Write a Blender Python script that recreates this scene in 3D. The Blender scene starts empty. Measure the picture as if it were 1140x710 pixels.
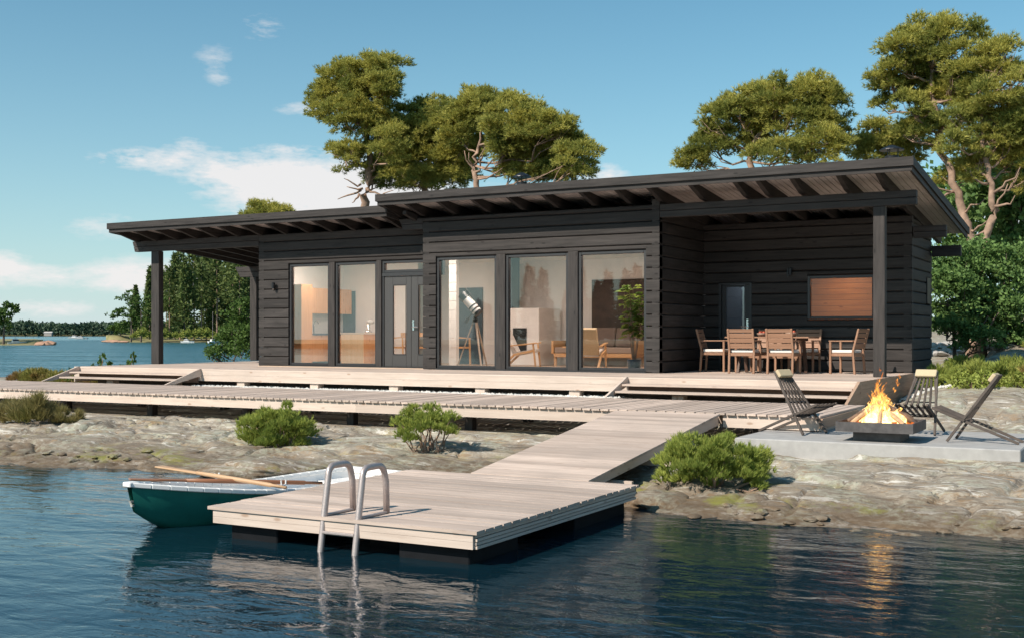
import bpy, math, random
import numpy as np
from mathutils import Vector, Matrix, noise
random.seed(7)
R = math.radians
sc = bpy.context.scene
COL = sc.collection

# ------------------------------------------------------------------ camera, sky, sun, exposure
EYE, TH, FPX = 1.89, math.atan(715 / 1291.0), 1291.0
cd = bpy.data.cameras.new('camera')
cam = bpy.data.objects.new('camera', cd)
COL.objects.link(cam)
cam.location = (0, 0, EYE)
cam.rotation_euler = (R(90), 0, TH)
cd.sensor_width = 36
cd.lens = 36 * FPX / 1140
cd.shift_y = 17 / 1140
cd.clip_end = 8000
sc.camera = cam

SUN_AZ, SUN_EL = R(22), R(40)      # sun stands behind the camera, a little to its west
sl = bpy.data.lights.new('sun', 'SUN')
sl.energy = 5.0
sl.angle = R(0.5)
sl.color = (1.0, 0.90, 0.78)
sun = bpy.data.objects.new('sun', sl)
COL.objects.link(sun)
trav = Vector((math.sin(SUN_AZ) * math.cos(SUN_EL), math.cos(SUN_AZ) * math.cos(SUN_EL), -math.sin(SUN_EL)))
sun.rotation_euler = trav.to_track_quat('-Z', 'Y').to_euler()

sc.view_settings.view_transform = 'Standard'
sc.view_settings.look = 'None'
sc.view_settings.gamma = 1
sc.view_settings.use_curve_mapping = False
sc.view_settings.exposure = 0.28
sc.cycles.max_bounces = 8
sc.cycles.transparent_max_bounces = 24
sc.cycles.use_denoising = True
sc.cycles.sample_clamp_indirect = 6
sc.cycles.caustics_reflective = False
sc.cycles.caustics_refractive = False


class NT:
    """small helper round a node tree"""
    def __init__(self, tree):
        self.t = tree
        self.t.nodes.clear()

    def n(self, typ, ins=None, **props):
        nd = self.t.nodes.new(typ)
        for k, v in props.items():
            setattr(nd, k, v)
        for k, v in (ins or {}).items():
            s = nd.inputs[k]
            if isinstance(v, tuple) and len(v) == 2 and hasattr(v[0], 'outputs'):
                self.t.links.new(v[0].outputs[v[1]], s)
            elif hasattr(v, 'outputs'):
                self.t.links.new(v.outputs[0], s)
            else:
                s.default_value = v
        return nd

    def math(self, op, a, b=0.0, c=0.0, clamp=False):
        return self.n('ShaderNodeMath', {0: a, 1: b, 2: c}, operation=op, use_clamp=clamp)

    def ramp(self, fac, stops, interp='LINEAR'):
        nd = self.n('ShaderNodeValToRGB', {0: fac})
        nd.color_ramp.interpolation = interp
        e = nd.color_ramp.elements
        while len(e) < len(stops):
            e.new(0.5)
        for k, (p, c) in enumerate(stops):
            e[k].position = p
            e[k].color = (c, c, c, 1) if isinstance(c, (int, float)) else (c[0], c[1], c[2], 1)
        return nd

    def mix(self, fac, a, b, blend='MIX'):
        def cc(v):
            return (v[0], v[1], v[2], 1) if isinstance(v, tuple) and len(v) == 3 else v
        nd = self.n('ShaderNodeMix', data_type='RGBA', blend_type=blend)
        for idx, v in ((0, fac), (6, cc(a)), (7, cc(b))):
            s = nd.inputs[idx]
            if hasattr(v, 'outputs'):
                o = v.outputs[2] if v.bl_idname == 'ShaderNodeMix' else v.outputs[0]
                self.t.links.new(o, s)
            else:
                s.default_value = v
        return nd


def out2(nd):
    return (nd, 2) if nd.bl_idname == 'ShaderNodeMix' else (nd, 0)


# world: Nishita sky with soft summer clouds at infinity
w = bpy.data.worlds.new('World')
sc.world = w
w.use_nodes = True
g = NT(w.node_tree)
sky = g.n('ShaderNodeTexSky', sky_type='NISHITA', sun_disc=False, sun_elevation=SUN_EL,
          sun_rotation=R(180) + SUN_AZ, altitude=0, air_density=1.0, dust_density=0.6, ozone_density=2.0)
co = g.n('ShaderNodeTexCoord')
sep = g.n('ShaderNodeSeparateXYZ', {0: (co, 'Generated')})
az = g.math('ARCTAN2', (sep, 0), (sep, 1))
el = g.math('ARCSINE', (sep, 2))
cv = g.n('ShaderNodeCombineXYZ', {0: g.math('MULTIPLY', az, 9.0), 1: g.math('MULTIPLY', el, 26.0), 2: 0.37})
n1 = g.n('ShaderNodeTexNoise', {'Vector': cv, 'Scale': 1.7, 'Detail': 10.0, 'Roughness': 0.60, 'Distortion': 0.3})
n2 = g.n('ShaderNodeTexNoise', {'Vector': cv, 'Scale': 5.5, 'Detail': 8.0, 'Roughness': 0.62})


def blob(a0, e0, sa, se, amp):
    da = g.math('DIVIDE', g.math('SUBTRACT', az, R(a0)), R(sa))
    de = g.math('DIVIDE', g.math('SUBTRACT', el, R(e0)), R(se))
    q = g.math('ADD', g.math('MULTIPLY', da, da), g.math('MULTIPLY', de, de))
    return g.math('MULTIPLY', g.math('POWER', 2.718, g.math('MULTIPLY', q, -1.0)), amp)


bl = None
for b in ((-42.3, 7.6, 2.6, 1.0, 0.62), (-39.6, 6.6, 3.2, 1.5, 0.85), (-36.5, 7.2, 2.6, 1.5, 0.62), (-34.2, 6.6, 2.2, 1.8, 0.80), (-46.8, 8.2, 2.3, 0.55, 0.52),
          (-53.2, 3.0, 1.7, 0.8, 0.74), (-50.6, 2.6, 1.3, 0.5, 0.45), (-47.2, 2.7, 2.1, 0.8, 0.70), (-44.0, 2.6, 1.8, 0.8, 0.66), (-50.3, 1.2, 1.6, 0.4, 0.50), (-54.5, 1.2, 3, 0.5, 0.35),
          (-48.4, 5.0, 2.0, 0.7, 0.36), (-39.3, 10.8, 1.6, 0.35, 0.34), (-41.2, 14.5, 1.5, 0.8, 0.27), (-43.4, 13.0, 1.2, 0.7, 0.25), (-43.0, 12.0, 1.0, 0.4, 0.22),
          (-44.6, 8.9, 0.8, 0.45, 0.36), (-51.6, 16.0, 1.0, .35, .5), (-40, 8.9, 1.2, .25, .36), (-24.5, 7.6, 1.3, 0.7, 0.66), (-28, 6.5, 5, 0.9, 0.45), (-5, 5.5, 5, 1.2, 0.5),
          (130, 9, 25, 4, .5), (60, 12, 20, 4, .5), (-120, 10, 30, 4, .5), (-80, 5, 12, 2, .5), (175, 4, 40, 3.5, .6)):
    q = blob(*b)
    bl = q if bl is None else g.math('ADD', bl, q)
n9_ = g.n('ShaderNodeTexNoise', {'Vector': cv, 'Scale': 13.0, 'Detail': 6.0, 'Roughness': 0.65})
nz = g.math('ADD', g.math('MULTIPLY', g.math('SUBTRACT', n9_, 0.5), 0.55), g.math('ADD', g.math('MULTIPLY', g.math('SUBTRACT', n1, 0.5), 1.25), g.math('MULTIPLY', g.math('SUBTRACT', n2, 0.5), 1.0)))
# the noise only works where a cloud bank is, so that the open sky stays clear
dens = g.math('ADD', bl, g.math('MULTIPLY', nz, g.math('MINIMUM', g.math('MULTIPLY', bl, 2.0), 1.0)))
cl = g.ramp(dens, [(0.16, 0.0), (0.36, 0.45), (0.72, 1.0)], 'LINEAR')
clf = g.math('MULTIPLY', cl, 0.88)
tint = g.mix(1.0, sky, (0.59, 1.19, 1.20), 'MULTIPLY')
# pale haze low over the horizon
hz = g.math('POWER', 2.718, g.math('MULTIPLY', g.math('MAXIMUM', el, 0.0), -7.5))
tint2 = g.mix(g.math('MULTIPLY', hz, 0.80), tint, (7.6, 8.4, 8.8))
cmix = g.mix(clf, tint2, (9.2, 8.8, 8.7))
bg = g.n('ShaderNodeBackground', {'Color': out2(cmix), 'Strength': 0.082})
g.n('ShaderNodeOutputWorld', {'Surface': bg})


# ------------------------------------------------------------------ pixel -> world helpers (used once, to lay the place out)
CT, ST = math.cos(TH), math.sin(TH)


def ray(u, v):
    a = (u - 570) / FPX
    return (a * CT - ST, a * ST + CT, -(v - 372) / FPX)


def X_at(u, Y):
    r = ray(u, 372)
    return Y / r[1] * r[0]


def on_y(u, v, Y):
    r = ray(u, v)
    t = Y / r[1]
    return Vector((t * r[0], Y, EYE + t * r[2]))


def on_ground(u, v):
    r = ray(u, v)
    t = 6.0
    while t < 60:
        if EYE + t * r[2] <= ground_z(t * r[0], t * r[1]):
            return Vector((t * r[0], t * r[1], ground_z(t * r[0], t * r[1])))
        t += 0.03
    return Vector((t * r[0], t * r[1], 0))


# ------------------------------------------------------------------ materials
def mat(name):
    m = bpy.data.materials.new(name)
    m.use_nodes = True
    return m, NT(m.node_tree)


def finish(g, **ins):
    b = g.n('ShaderNodeBsdfPrincipled', ins)
    g.n('ShaderNodeOutputMaterial', {'Surface': b})
    return b


def wood(name, c0, c1, axis=0, rough=0.65, scale=9.0, stretch=14.0, var=0.35, knots=0.5, knotc=None, bump=0.25, spec=0.3, weather=0.0):
    m, g = mat(name)
    co = g.n('ShaderNodeTexCoord')
    s = [scale, scale, scale]
    s[axis] = scale / stretch
    geo = g.n('ShaderNodeNewGeometry')
    isl = (geo, 'Random Per Island')
    off = g.n('ShaderNodeCombineXYZ', {0: g.math('MULTIPLY', isl, 37.0), 1: g.math('MULTIPLY', isl, 17.0), 2: g.math('MULTIPLY', isl, 29.0)})
    mp = g.n('ShaderNodeMapping', {'Vector': (co, 'Object'), 'Location': off, 'Scale': tuple(s)})
    n1 = g.n('ShaderNodeTexNoise', {'Vector': mp, 'Scale': 2.2, 'Detail': 7.0, 'Roughness': 0.62, 'Distortion': 0.4})
    s2 = [7.0, 7.0, 7.0]
    s2[axis] = 2.6
    mp2 = g.n('ShaderNodeMapping', {'Vector': (co, 'Object'), 'Location': off, 'Scale': tuple(s2)})
    vo = g.n('ShaderNodeTexVoronoi', {'Vector': mp2, 'Scale': 1.0, 'Randomness': 1.0}, feature='F1')
    kn = g.ramp(vo, [(0.06, 1.0), (0.17, 0.0)], 'EASE')
    base = g.mix(g.ramp(n1, [(0.28, 0.0), (0.72, 1.0)]), c0, c1)
    val = g.math('ADD', g.math('MULTIPLY', isl, var), 1.0 - var / 2)
    hsv = g.n('ShaderNodeHueSaturation', {'Color': out2(base), 'Value': val})
    kc = knotc or tuple(x * 0.35 for x in c0)
    col = g.mix(g.math('MULTIPLY', kn, knots), hsv, kc)
    if weather:
        n3 = g.n('ShaderNodeTexNoise', {'Vector': (co, 'Object'), 'Scale': 0.9, 'Detail': 5.0, 'Roughness': 0.6})
        col = g.mix(g.math('MULTIPLY', g.ramp(n3, [(0.42, 0.0), (0.68, 1.0)]), weather), col, (0.32, 0.27, 0.24))
    bp = g.n('ShaderNodeBump', {'Height': n1, 'Strength': bump, 'Distance': 0.01})
    finish(g, **{'Base Color': out2(col), 'Roughness': rough, 'Normal': bp, 'Specular IOR Level': spec})
    return m


STAIN = [wood('dark_stain_' + 'xyz'[a], (0.018, 0.0162, 0.0155), (0.054, 0.047, 0.0445), axis=a, rough=0.66, var=0.6, knots=0.75,
              knotc=(0.005, 0.0045, 0.0045), bump=0.6, spec=0.25) for a in range(3)]
SOFFIT = wood('soffit_board', (0.42, 0.375, 0.36), (0.55, 0.50, 0.485), axis=1, var=0.25, knots=0.3)
DECK = [wood('deck_board_' + 'xyz'[a], (0.42, 0.325, 0.27), (0.60, 0.485, 0.415), axis=a, rough=0.78, var=0.42, knots=0.35,
             knotc=(0.27, 0.18, 0.13), bump=0.35, spec=0.2, weather=0.4) for a in range(3)]
FASCIA = [wood('fascia_board_' + 'xyz'[a], (0.50, 0.40, 0.335), (0.63, 0.525, 0.455), axis=a, rough=0.74, var=0.25, knots=0.6,
               knotc=(0.30, 0.17, 0.10), bump=0.25, spec=0.2, weather=0.2) for a in range(3)]
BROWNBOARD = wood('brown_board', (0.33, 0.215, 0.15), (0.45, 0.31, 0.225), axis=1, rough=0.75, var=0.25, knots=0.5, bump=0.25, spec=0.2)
SUNLITPINE = wood('sunlit_pine_board', (0.70, 0.47, 0.27), (0.80, 0.58, 0.36), axis=2, rough=0.5, var=0.2, knots=0.5, knotc=(0.35, 0.16, 0.06), bump=0.1)  # sunlight painted in: pine made paler for the front of the island
PINE = [wood('pine_board_' + 'xyz'[a], (0.55, 0.26, 0.11), (0.70, 0.38, 0.18), axis=a, rough=0.5, var=0.22, knots=0.65,
             knotc=(0.30, 0.11, 0.04), bump=0.1) for a in range(3)]
SAUNA = wood('sauna_board', (0.36, 0.12, 0.035), (0.52, 0.20, 0.06), axis=0, rough=0.5, var=0.22, knots=0.7, knotc=(0.2, 0.06, 0.02), bump=0.1)
TEAK = [wood('teak_' + 'xyz'[a], (0.22, 0.118, 0.072), (0.34, 0.195, 0.128), axis=a, rough=0.55, var=0.25, knots=0.1) for a in range(3)]
OAK = [wood('oak_' + 'xyz'[a], (0.50, 0.27, 0.12), (0.62, 0.37, 0.19), axis=a, rough=0.5, var=0.2, knots=0.1) for a in range(3)]
GREYWOOD = [wood('weathered_slat_' + 'xyz'[a], (0.050, 0.040, 0.035), (0.105, 0.085, 0.073), axis=a, rough=0.75, var=0.5, knots=0.2) for a in range(3)]
OARWOOD = wood('oar_wood', (0.45, 0.27, 0.15), (0.58, 0.38, 0.23), axis=0, rough=0.5, var=0.2, knots=0.1)
OARDARK = wood('oar_varnish', (0.22, 0.09, 0.045), (0.33, 0.15, 0.08), axis=0, rough=0.35, var=0.2, knots=0.1)


def plain(name, c, rough=0.5, metal=0.0, nscale=0, namp=0.15, bump=0.0, **kw):
    m, g = mat(name)
    ins = {'Roughness': rough, 'Metallic': metal}
    ins.update(kw)
    if nscale:
        co = g.n('ShaderNodeTexCoord')
        n = g.n('ShaderNodeTexNoise', {'Vector': (co, 'Object'), 'Scale': float(nscale), 'Detail': 6.0, 'Roughness': 0.6})
        col = g.mix(g.ramp(n, [(0.3, 0.0), (0.7, 1.0)]), tuple(x * (1 - namp) for x in c), tuple(min(1, x * (1 + namp)) for x in c))
        ins['Base Color'] = out2(col)
        if bump:
            ins['Normal'] = g.n('ShaderNodeBump', {'Height': n, 'Strength': bump, 'Distance': 0.01})
    else:
        ins['Base Color'] = (c[0], c[1], c[2], 1)
    finish(g, **ins)
    return m


BLACKFRAME = plain('black_frame', (0.022, 0.022, 0.024), 0.45, nscale=40, namp=0.2)
DOORGREY = plain('door_paint', (0.050, 0.047, 0.046), 0.45, nscale=30, namp=0.1)
METAL_DARK = plain('dark_metal', (0.025, 0.025, 0.027), 0.4, 0.6, nscale=20)
STEEL = plain('brushed_steel', (0.46, 0.39, 0.37), 0.45, 0.6, nscale=60, namp=0.12, bump=0.05)
CHROME = plain('chrome', (0.75, 0.75, 0.75), 0.2, 1.0)
PITSTEEL = plain('fire_pit_steel', (0.085, 0.078, 0.078), 0.6, 0.3, nscale=9, namp=0.35, bump=0.1)
CONCRETE = plain('concrete', (0.36, 0.35, 0.34), 0.85, nscale=5, namp=0.14, bump=0.25)
FLOATMAT = plain('float_plastic', (0.006, 0.007, 0.009), 0.75, nscale=8, namp=0.3, **{'Specular IOR Level': 0.15})
WHITEWALL = plain('white_wall', (0.80, 0.77, 0.74), 0.7, nscale=6, namp=0.03)
CEIL = plain('white_ceiling', (0.80, 0.75, 0.70), 0.75, nscale=6, namp=0.03)
FLOORIN = wood('interior_floor', (0.50, 0.36, 0.26), (0.60, 0.46, 0.35), axis=0, rough=0.45, var=0.2, knots=0.2)
WHITEPAINT = plain('white_gloss', (0.80, 0.78, 0.76), 0.32, nscale=12, namp=0.04)
BOATGREEN = plain('boat_green', (0.018, 0.155, 0.122), 0.28, nscale=7, namp=0.16, bump=0.02)
CUSHION = plain('cream_cushion', (0.72, 0.68, 0.64), 0.9, nscale=120, namp=0.08, bump=0.1)
BEIGEPAD = plain('beige_pad', (0.50, 0.40, 0.26), 0.9, nscale=120, namp=0.12, bump=0.1)
BROWNCLOTH = plain('brown_cloth', (0.17, 0.125, 0.105), 0.95, nscale=140, namp=0.15, bump=0.1)
TANCLOTH = plain('tan_seat_cloth', (0.33, 0.25, 0.20), 0.95, nscale=140, namp=0.12, bump=0.1)
CANE = plain('woven_cane', (0.62, 0.47, 0.30), 0.8, nscale=90, namp=0.3, bump=0.3)
BLUEPOT = plain('blue_glaze', (0.03, 0.07, 0.13), 0.3)
BLUEDOOR = plain('blue_grey_door', (0.045, 0.075, 0.10), 0.45, nscale=10, namp=0.1)
PANELBROWN = plain('dark_brown_panel', (0.050, 0.030, 0.022), 0.6, nscale=4, namp=0.35)
HULLWHITE = plain('white_hull', (0.75, 0.75, 0.75), 0.4, nscale=2, namp=0.06)
ROPE = plain('rope', (0.45, 0.42, 0.38), 0.9, nscale=60, namp=0.2)
RED = plain('red_fruit', (0.40, 0.07, 0.03), 0.4, nscale=14, namp=0.3)
ROOFFELT = plain('roof_felt', (0.06, 0.06, 0.062), 0.9, nscale=20, namp=0.2)
BLACKPLASTIC = plain('black_plastic', (0.02, 0.022, 0.026), 0.35)


def glass_mat(name, tint, refl):
    m, g = mat(name)
    fr = g.n('ShaderNodeFresnel', {'IOR': 1.52})
    fac = g.math('MINIMUM', g.math('MULTIPLY', fr, refl), 1.0)
    t = g.n('ShaderNodeBsdfTransparent', {'Color': (*tint, 1)})
    s = g.n('ShaderNodeBsdfGlossy', {'Color': (1, 1, 1, 1), 'Roughness': 0.0})
    x = g.n('ShaderNodeMixShader', {0: fac, 1: t, 2: s})
    g.n('ShaderNodeOutputMaterial', {'Surface': x})
    return m


GLASS = glass_mat('window_glass', (0.97, 0.96, 0.95), 1.15)
CLEARGLASS = glass_mat('clear_glass', (0.95, 0.94, 0.94), 0.7)
DIMGLASS = glass_mat('door_glass', (0.75, 0.80, 0.84), 1.6)


def leaf_mat(name, c0, c1, c2, trans=0.3, rough=0.6):
    m, g = mat(name)
    geo = g.n('ShaderNodeNewGeometry')
    co = g.n('ShaderNodeTexCoord')
    n = g.n('ShaderNodeTexNoise', {'Vector': (co, 'Object'), 'Scale': 0.9, 'Detail': 3.0})
    a = g.mix((g.ramp((geo, 'Random Per Island'), [(0.0, 0.0), (1.0, 1.0)])), c0, c1)
    col = g.mix(g.ramp(n, [(0.42, 0.0), (0.62, 0.8)]), a, c2)
    d = g.n('ShaderNodeBsdfPrincipled', {'Base Color': out2(col), 'Roughness': rough, 'Specular IOR Level': 0.25})
    t = g.n('ShaderNodeBsdfTranslucent', {'Color': out2(col)})
    x = g.n('ShaderNodeMixShader', {0: trans, 1: d, 2: t})
    g.n('ShaderNodeOutputMaterial', {'Surface': x})
    return m


LEAF_PINE = leaf_mat('pine_needles', (0.28, 0.285, 0.058), (0.64, 0.58, 0.15), (0.18, 0.215, 0.05), trans=0.38)
LEAF_DWARF = leaf_mat('dwarf_pine_needles', (0.27, 0.32, 0.065), (0.50, 0.54, 0.13), (0.21, 0.28, 0.06), trans=0.38)
LEAF_FIR = leaf_mat('conifer_needles', (0.070, 0.115, 0.038), (0.15, 0.20, 0.060), (0.16, 0.19, 0.055), trans=0.25)
LEAF_DECID = leaf_mat('broad_leaves', (0.055, 0.105, 0.025), (0.115, 0.19, 0.040), (0.08, 0.14, 0.03))
LEAF_DARK = leaf_mat('dark_shrub_leaves', (0.080, 0.155, 0.050), (0.19, 0.30, 0.085), (0.13, 0.22, 0.06))
LEAF_HEATH = leaf_mat('heather_leaves', (0.20, 0.20, 0.05), (0.36, 0.33, 0.08), (0.34, 0.16, 0.09))
LEAF_HEATHG = leaf_mat('green_heath_leaves', (0.22, 0.27, 0.055), (0.38, 0.43, 0.10), (0.28, 0.28, 0.07))
LEAF_GRASS = leaf_mat('dry_grass', (0.22, 0.19, 0.07), (0.36, 0.30, 0.13), (0.16, 0.16, 0.04))
LEAF_PLANT = leaf_mat('rubber_plant_leaves', (0.09, 0.20, 0.04), (0.30, 0.38, 0.07), (0.16, 0.28, 0.05), rough=0.35)
LEAF_FAR = leaf_mat('far_wood_leaves', (0.040, 0.075, 0.045), (0.070, 0.105, 0.06), (0.05, 0.085, 0.05), trans=0.1)
BARK = plain('pine_bark', (0.30, 0.20, 0.145), 0.9, nscale=5, namp=0.45, bump=0.8)
BARKD = plain('dark_bark', (0.13, 0.10, 0.08), 0.9, nscale=8, namp=0.4, bump=0.6)


def rock_mat(name):
    m, g = mat(name)
    geo = g.n('ShaderNodeNewGeometry')
    P = (geo, 'Position')
    n1 = g.n('ShaderNodeTexNoise', {'Vector': P, 'Scale': 0.8, 'Detail': 9.0, 'Roughness': 0.62, 'Distortion': 0.6})
    mp = g.n('ShaderNodeMapping', {'Vector': P, 'Rotation': (0, 0, R(20)), 'Scale': (0.55, 2.6, 3.0)})
    n2 = g.n('ShaderNodeTexNoise', {'Vector': mp, 'Scale': 1.5, 'Detail': 8.0, 'Roughness': 0.65, 'Distortion': 0.8})
    n3 = g.n('ShaderNodeTexNoise', {'Vector': P, 'Scale': 28.0, 'Detail': 6.0, 'Roughness': 0.7})
    n4 = g.n('ShaderNodeTexNoise', {'Vector': P, 'Scale': 2.3, 'Detail': 8.0, 'Roughness': 0.7})
    c = g.ramp(n1, [(0.28, (0.19, 0.155, 0.118)), (0.42, (0.30, 0.255, 0.20)), (0.58, (0.385, 0.335, 0.268)), (0.75, (0.49, 0.445, 0.37))])
    c = g.mix(g.ramp(n2, [(0.50, 0.0), (0.62, 0.75)]), c, (0.17, 0.135, 0.105))
    c = g.mix(g.ramp(n4, [(0.56, 0.0), (0.66, 0.75)]), c, (0.40, 0.33, 0.16))       # lichen
    n5 = g.n('ShaderNodeTexNoise', {'Vector': P, 'Scale': 1.1, 'Detail': 6.0, 'Roughness': 0.7, 'W': 3.0}, noise_dimensions='4D')
    c = g.mix(g.ramp(n5, [(0.57, 0.0), (0.63, 0.7)]), c, (0.42, 0.27, 0.14))        # rust stains
    c = g.mix(g.ramp(n3, [(0.35, 0.0), (0.7, 0.55)]), c, (0.17, 0.15, 0.135), 'MIX')
    vo = g.n('ShaderNodeTexVoronoi', {'Vector': g.n('ShaderNodeVectorMath', {0: P, 1: g.n('ShaderNodeVectorMath', {0: (n4, 'Color'), 'Scale': 1.4}, operation='SCALE')}, operation='ADD'),
                                      'Scale': 0.55}, feature='DISTANCE_TO_EDGE')
    crack = g.ramp(vo, [(0.0, 1.0), (0.010, 0.0)])
    c = g.mix(g.math('MULTIPLY', crack, 0.55), c, (0.08, 0.065, 0.05))
    for sc_, off, wd_, amt in ((0.55, 1.0, 0.007, 0.7), (1.3, 5.0, 0.007, 0.4)):   # a few long fissures
        nf = g.n('ShaderNodeTexNoise', {'Vector': mp, 'W': off, 'Scale': sc_, 'Detail': 3.0, 'Roughness': 0.5, 'Distortion': 0.2}, noise_dimensions='4D')
        fz = g.ramp(g.math('ABSOLUTE', g.math('SUBTRACT', nf, 0.5)), [(0.0, 1.0), (wd_, 0.0)])
        c = g.mix(g.math('MULTIPLY', fz, amt), c, (0.07, 0.055, 0.042))
    n6 = g.n('ShaderNodeTexNoise', {'Vector': P, 'Scale': 11.0, 'Detail': 7.0, 'Roughness': 0.72})
    n7 = g.n('ShaderNodeTexNoise', {'Vector': P, 'W': 7.0, 'Scale': 1.6, 'Detail': 5.0, 'Roughness': 0.6}, noise_dimensions='4D')
    lich = g.math('MULTIPLY', g.ramp(n7, [(0.46, 0.0), (0.58, 1.0)]), g.ramp(n6, [(0.42, 0.0), (0.58, 0.85)]))
    c = g.mix(lich, c, (0.40, 0.415, 0.33))                                         # crusts of grey-green lichen
    c = g.mix(g.ramp(n6, [(0.56, 0.0), (0.66, 0.45)]), c, (0.20, 0.165, 0.125))
    n8 = g.n('ShaderNodeTexNoise', {'Vector': mp, 'W': 11.0, 'Scale': 2.4, 'Detail': 9.0, 'Roughness': 0.72, 'Distortion': 0.5}, noise_dimensions='4D')
    c = g.mix(g.ramp(n8, [(0.575, 0.0), (0.60, 0.8)]), c, (0.62, 0.585, 0.53))       # pale quartz and bleached crusts
    c = g.mix(g.ramp(n8, [(0.395, 0.75), (0.425, 0.0)]), c, (0.15, 0.115, 0.085))    # dark mineral streaks
    n9 = g.n('ShaderNodeTexNoise', {'Vector': mp, 'W': 21.0, 'Scale': 5.5, 'Detail': 6.0, 'Roughness': 0.65, 'Distortion': 0.4}, noise_dimensions='4D')
    c = g.mix(g.ramp(n9, [(0.575, 0.0), (0.60, 0.6)]), c, (0.27, 0.175, 0.095))
    c = g.mix(g.ramp(n9, [(0.40, 0.55), (0.425, 0.0)]), c, (0.52, 0.50, 0.44))
    sep = g.n('ShaderNodeSeparateXYZ', {0: P})
    zz = g.math('ADD', (sep, 2), g.math('MULTIPLY', g.math('SUBTRACT', n4, 0.5), 0.22))
    wet = g.ramp(g.math('ADD', zz, 0.5), [(0.56, 1.0), (0.78, 0.0)])                 # tide band of dark algae
    c = g.mix(g.math('MULTIPLY', wet, g.ramp(n6, [(0.36, 0.96), (0.62, 0.55)])), c, (0.115, 0.078, 0.048))
    moss = g.math('MULTIPLY', g.ramp(n5, [(0.36, 1.0), (0.44, 0.0)]), g.ramp(g.math('ADD', zz, 0.5), [(0.55, 0.0), (0.60, 0.8), (0.72, 0.0)]))
    c = g.mix(moss, c, (0.20, 0.20, 0.035))
    h = g.math('ADD', g.math('MULTIPLY', n1, 0.7), g.math('ADD', g.math('MULTIPLY', n3, 0.22), g.math('MULTIPLY', n2, 0.35)))
    h = g.math('SUBTRACT', h, g.math('MULTIPLY', crack, 0.25))
    bp = g.n('ShaderNodeBump', {'Height': h, 'Strength': 0.42, 'Distance': 0.10})
    finish(g, **{'Base Color': out2(c), 'Roughness': 0.85, 'Normal': bp, 'Specular IOR Level': 0.2})
    return m


ROCK = rock_mat('granite')


def land_mat(name, c0, c1):
    m, g = mat(name)
    geo = g.n('ShaderNodeNewGeometry')
    n = g.n('ShaderNodeTexNoise', {'Vector': (geo, 'Position'), 'Scale': 0.25, 'Detail': 8.0, 'Roughness': 0.7})
    finish(g, **{'Base Color': g.ramp(n, [(0.35, c0), (0.65, c1)]), 'Roughness': 0.95})
    return m


SHORELAND = land_mat('shore_grass', (0.15, 0.15, 0.05), (0.30, 0.25, 0.12))
STONE = plain('grey_stone', (0.38, 0.36, 0.34), 0.85, nscale=5, namp=0.3, bump=0.4)
REDSTONE = plain('reddish_stone', (0.36, 0.21, 0.14), 0.85, nscale=1, namp=0.3, bump=0.4)
GRAVELWHITE = plain('white_gravel', (0.62, 0.60, 0.57), 0.85, nscale=8, namp=0.2)


def water_mat():
    m, g = mat('sea_water')
    geo = g.n('ShaderNodeNewGeometry')
    P = (geo, 'Position')
    mp = g.n('ShaderNodeMapping', {'Vector': P, 'Rotation': (0, 0, R(-29)), 'Scale': (0.75, 1.5, 1.0)})
    a = g.n('ShaderNodeTexNoise', {'Vector': mp, 'Scale': 1.1, 'Detail': 3.0, 'Roughness': 0.5, 'Distortion': 0.3})
    b = g.n('ShaderNodeTexNoise', {'Vector': mp, 'Scale': 4.2, 'Detail': 4.0, 'Roughness': 0.55, 'Distortion': 0.5})
    c = g.n('ShaderNodeTexNoise', {'Vector': mp, 'Scale': 0.16, 'Detail': 4.0, 'Roughness': 0.55})
    h = g.math('ADD', g.math('MULTIPLY', a, 0.095), g.math('MULTIPLY', b, 0.040))
    h = g.math('ADD', h, g.math('MULTIPLY', c, 0.30))
    sp = g.n('ShaderNodeSeparateXYZ', {0: P})
    wind = g.ramp(g.math('DIVIDE', (sp, 1), 100.0), [(0.20, 0.0), (0.32, 1.0)])
    big = g.n('ShaderNodeTexNoise', {'Vector': P, 'Scale': 0.5, 'Detail': 5.0, 'Roughness': 0.6})
    mq = g.n('ShaderNodeMapping', {'Vector': P, 'Rotation': (0, 0, R(-40)), 'Scale': (0.05, 0.22, 1.0)})
    swell = g.n('ShaderNodeTexNoise', {'Vector': mq, 'Scale': 1.0, 'Detail': 6.0, 'Roughness': 0.65, 'Distortion': 0.6})
    h = g.math('ADD', h, g.math('MULTIPLY', g.math('MULTIPLY', big, wind), 1.8))
    h = g.math('ADD', h, g.math('MULTIPLY', g.math('MULTIPLY', swell, wind), 9.0))
    bp = g.n('ShaderNodeBump', {'Height': h, 'Strength': 0.6, 'Distance': 0.35})
    fr = g.n('ShaderNodeFresnel', {'IOR': 1.52, 'Normal': bp})
    deep = g.n('ShaderNodeBsdfDiffuse', {'Color': out2(g.mix(wind, (0.008, 0.042, 0.066), (0.016, 0.17, 0.20)))})
    see = g.n('ShaderNodeBsdfTransparent', {'Color': (0.50, 0.60, 0.55, 1)})
    body = g.n('ShaderNodeMixShader', {0: 0.55, 1: deep, 2: see})
    gl = g.n('ShaderNodeBsdfGlossy', {'Color': (1, 1, 1, 1), 'Roughness': g.math('ADD', g.math('MULTIPLY', wind, 0.22), 0.008), 'Normal': bp})
    x = g.n('ShaderNodeMixShader', {0: fr, 1: body, 2: gl})
    g.n('ShaderNodeOutputMaterial', {'Surface': x})
    return m


WATER = water_mat()


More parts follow.
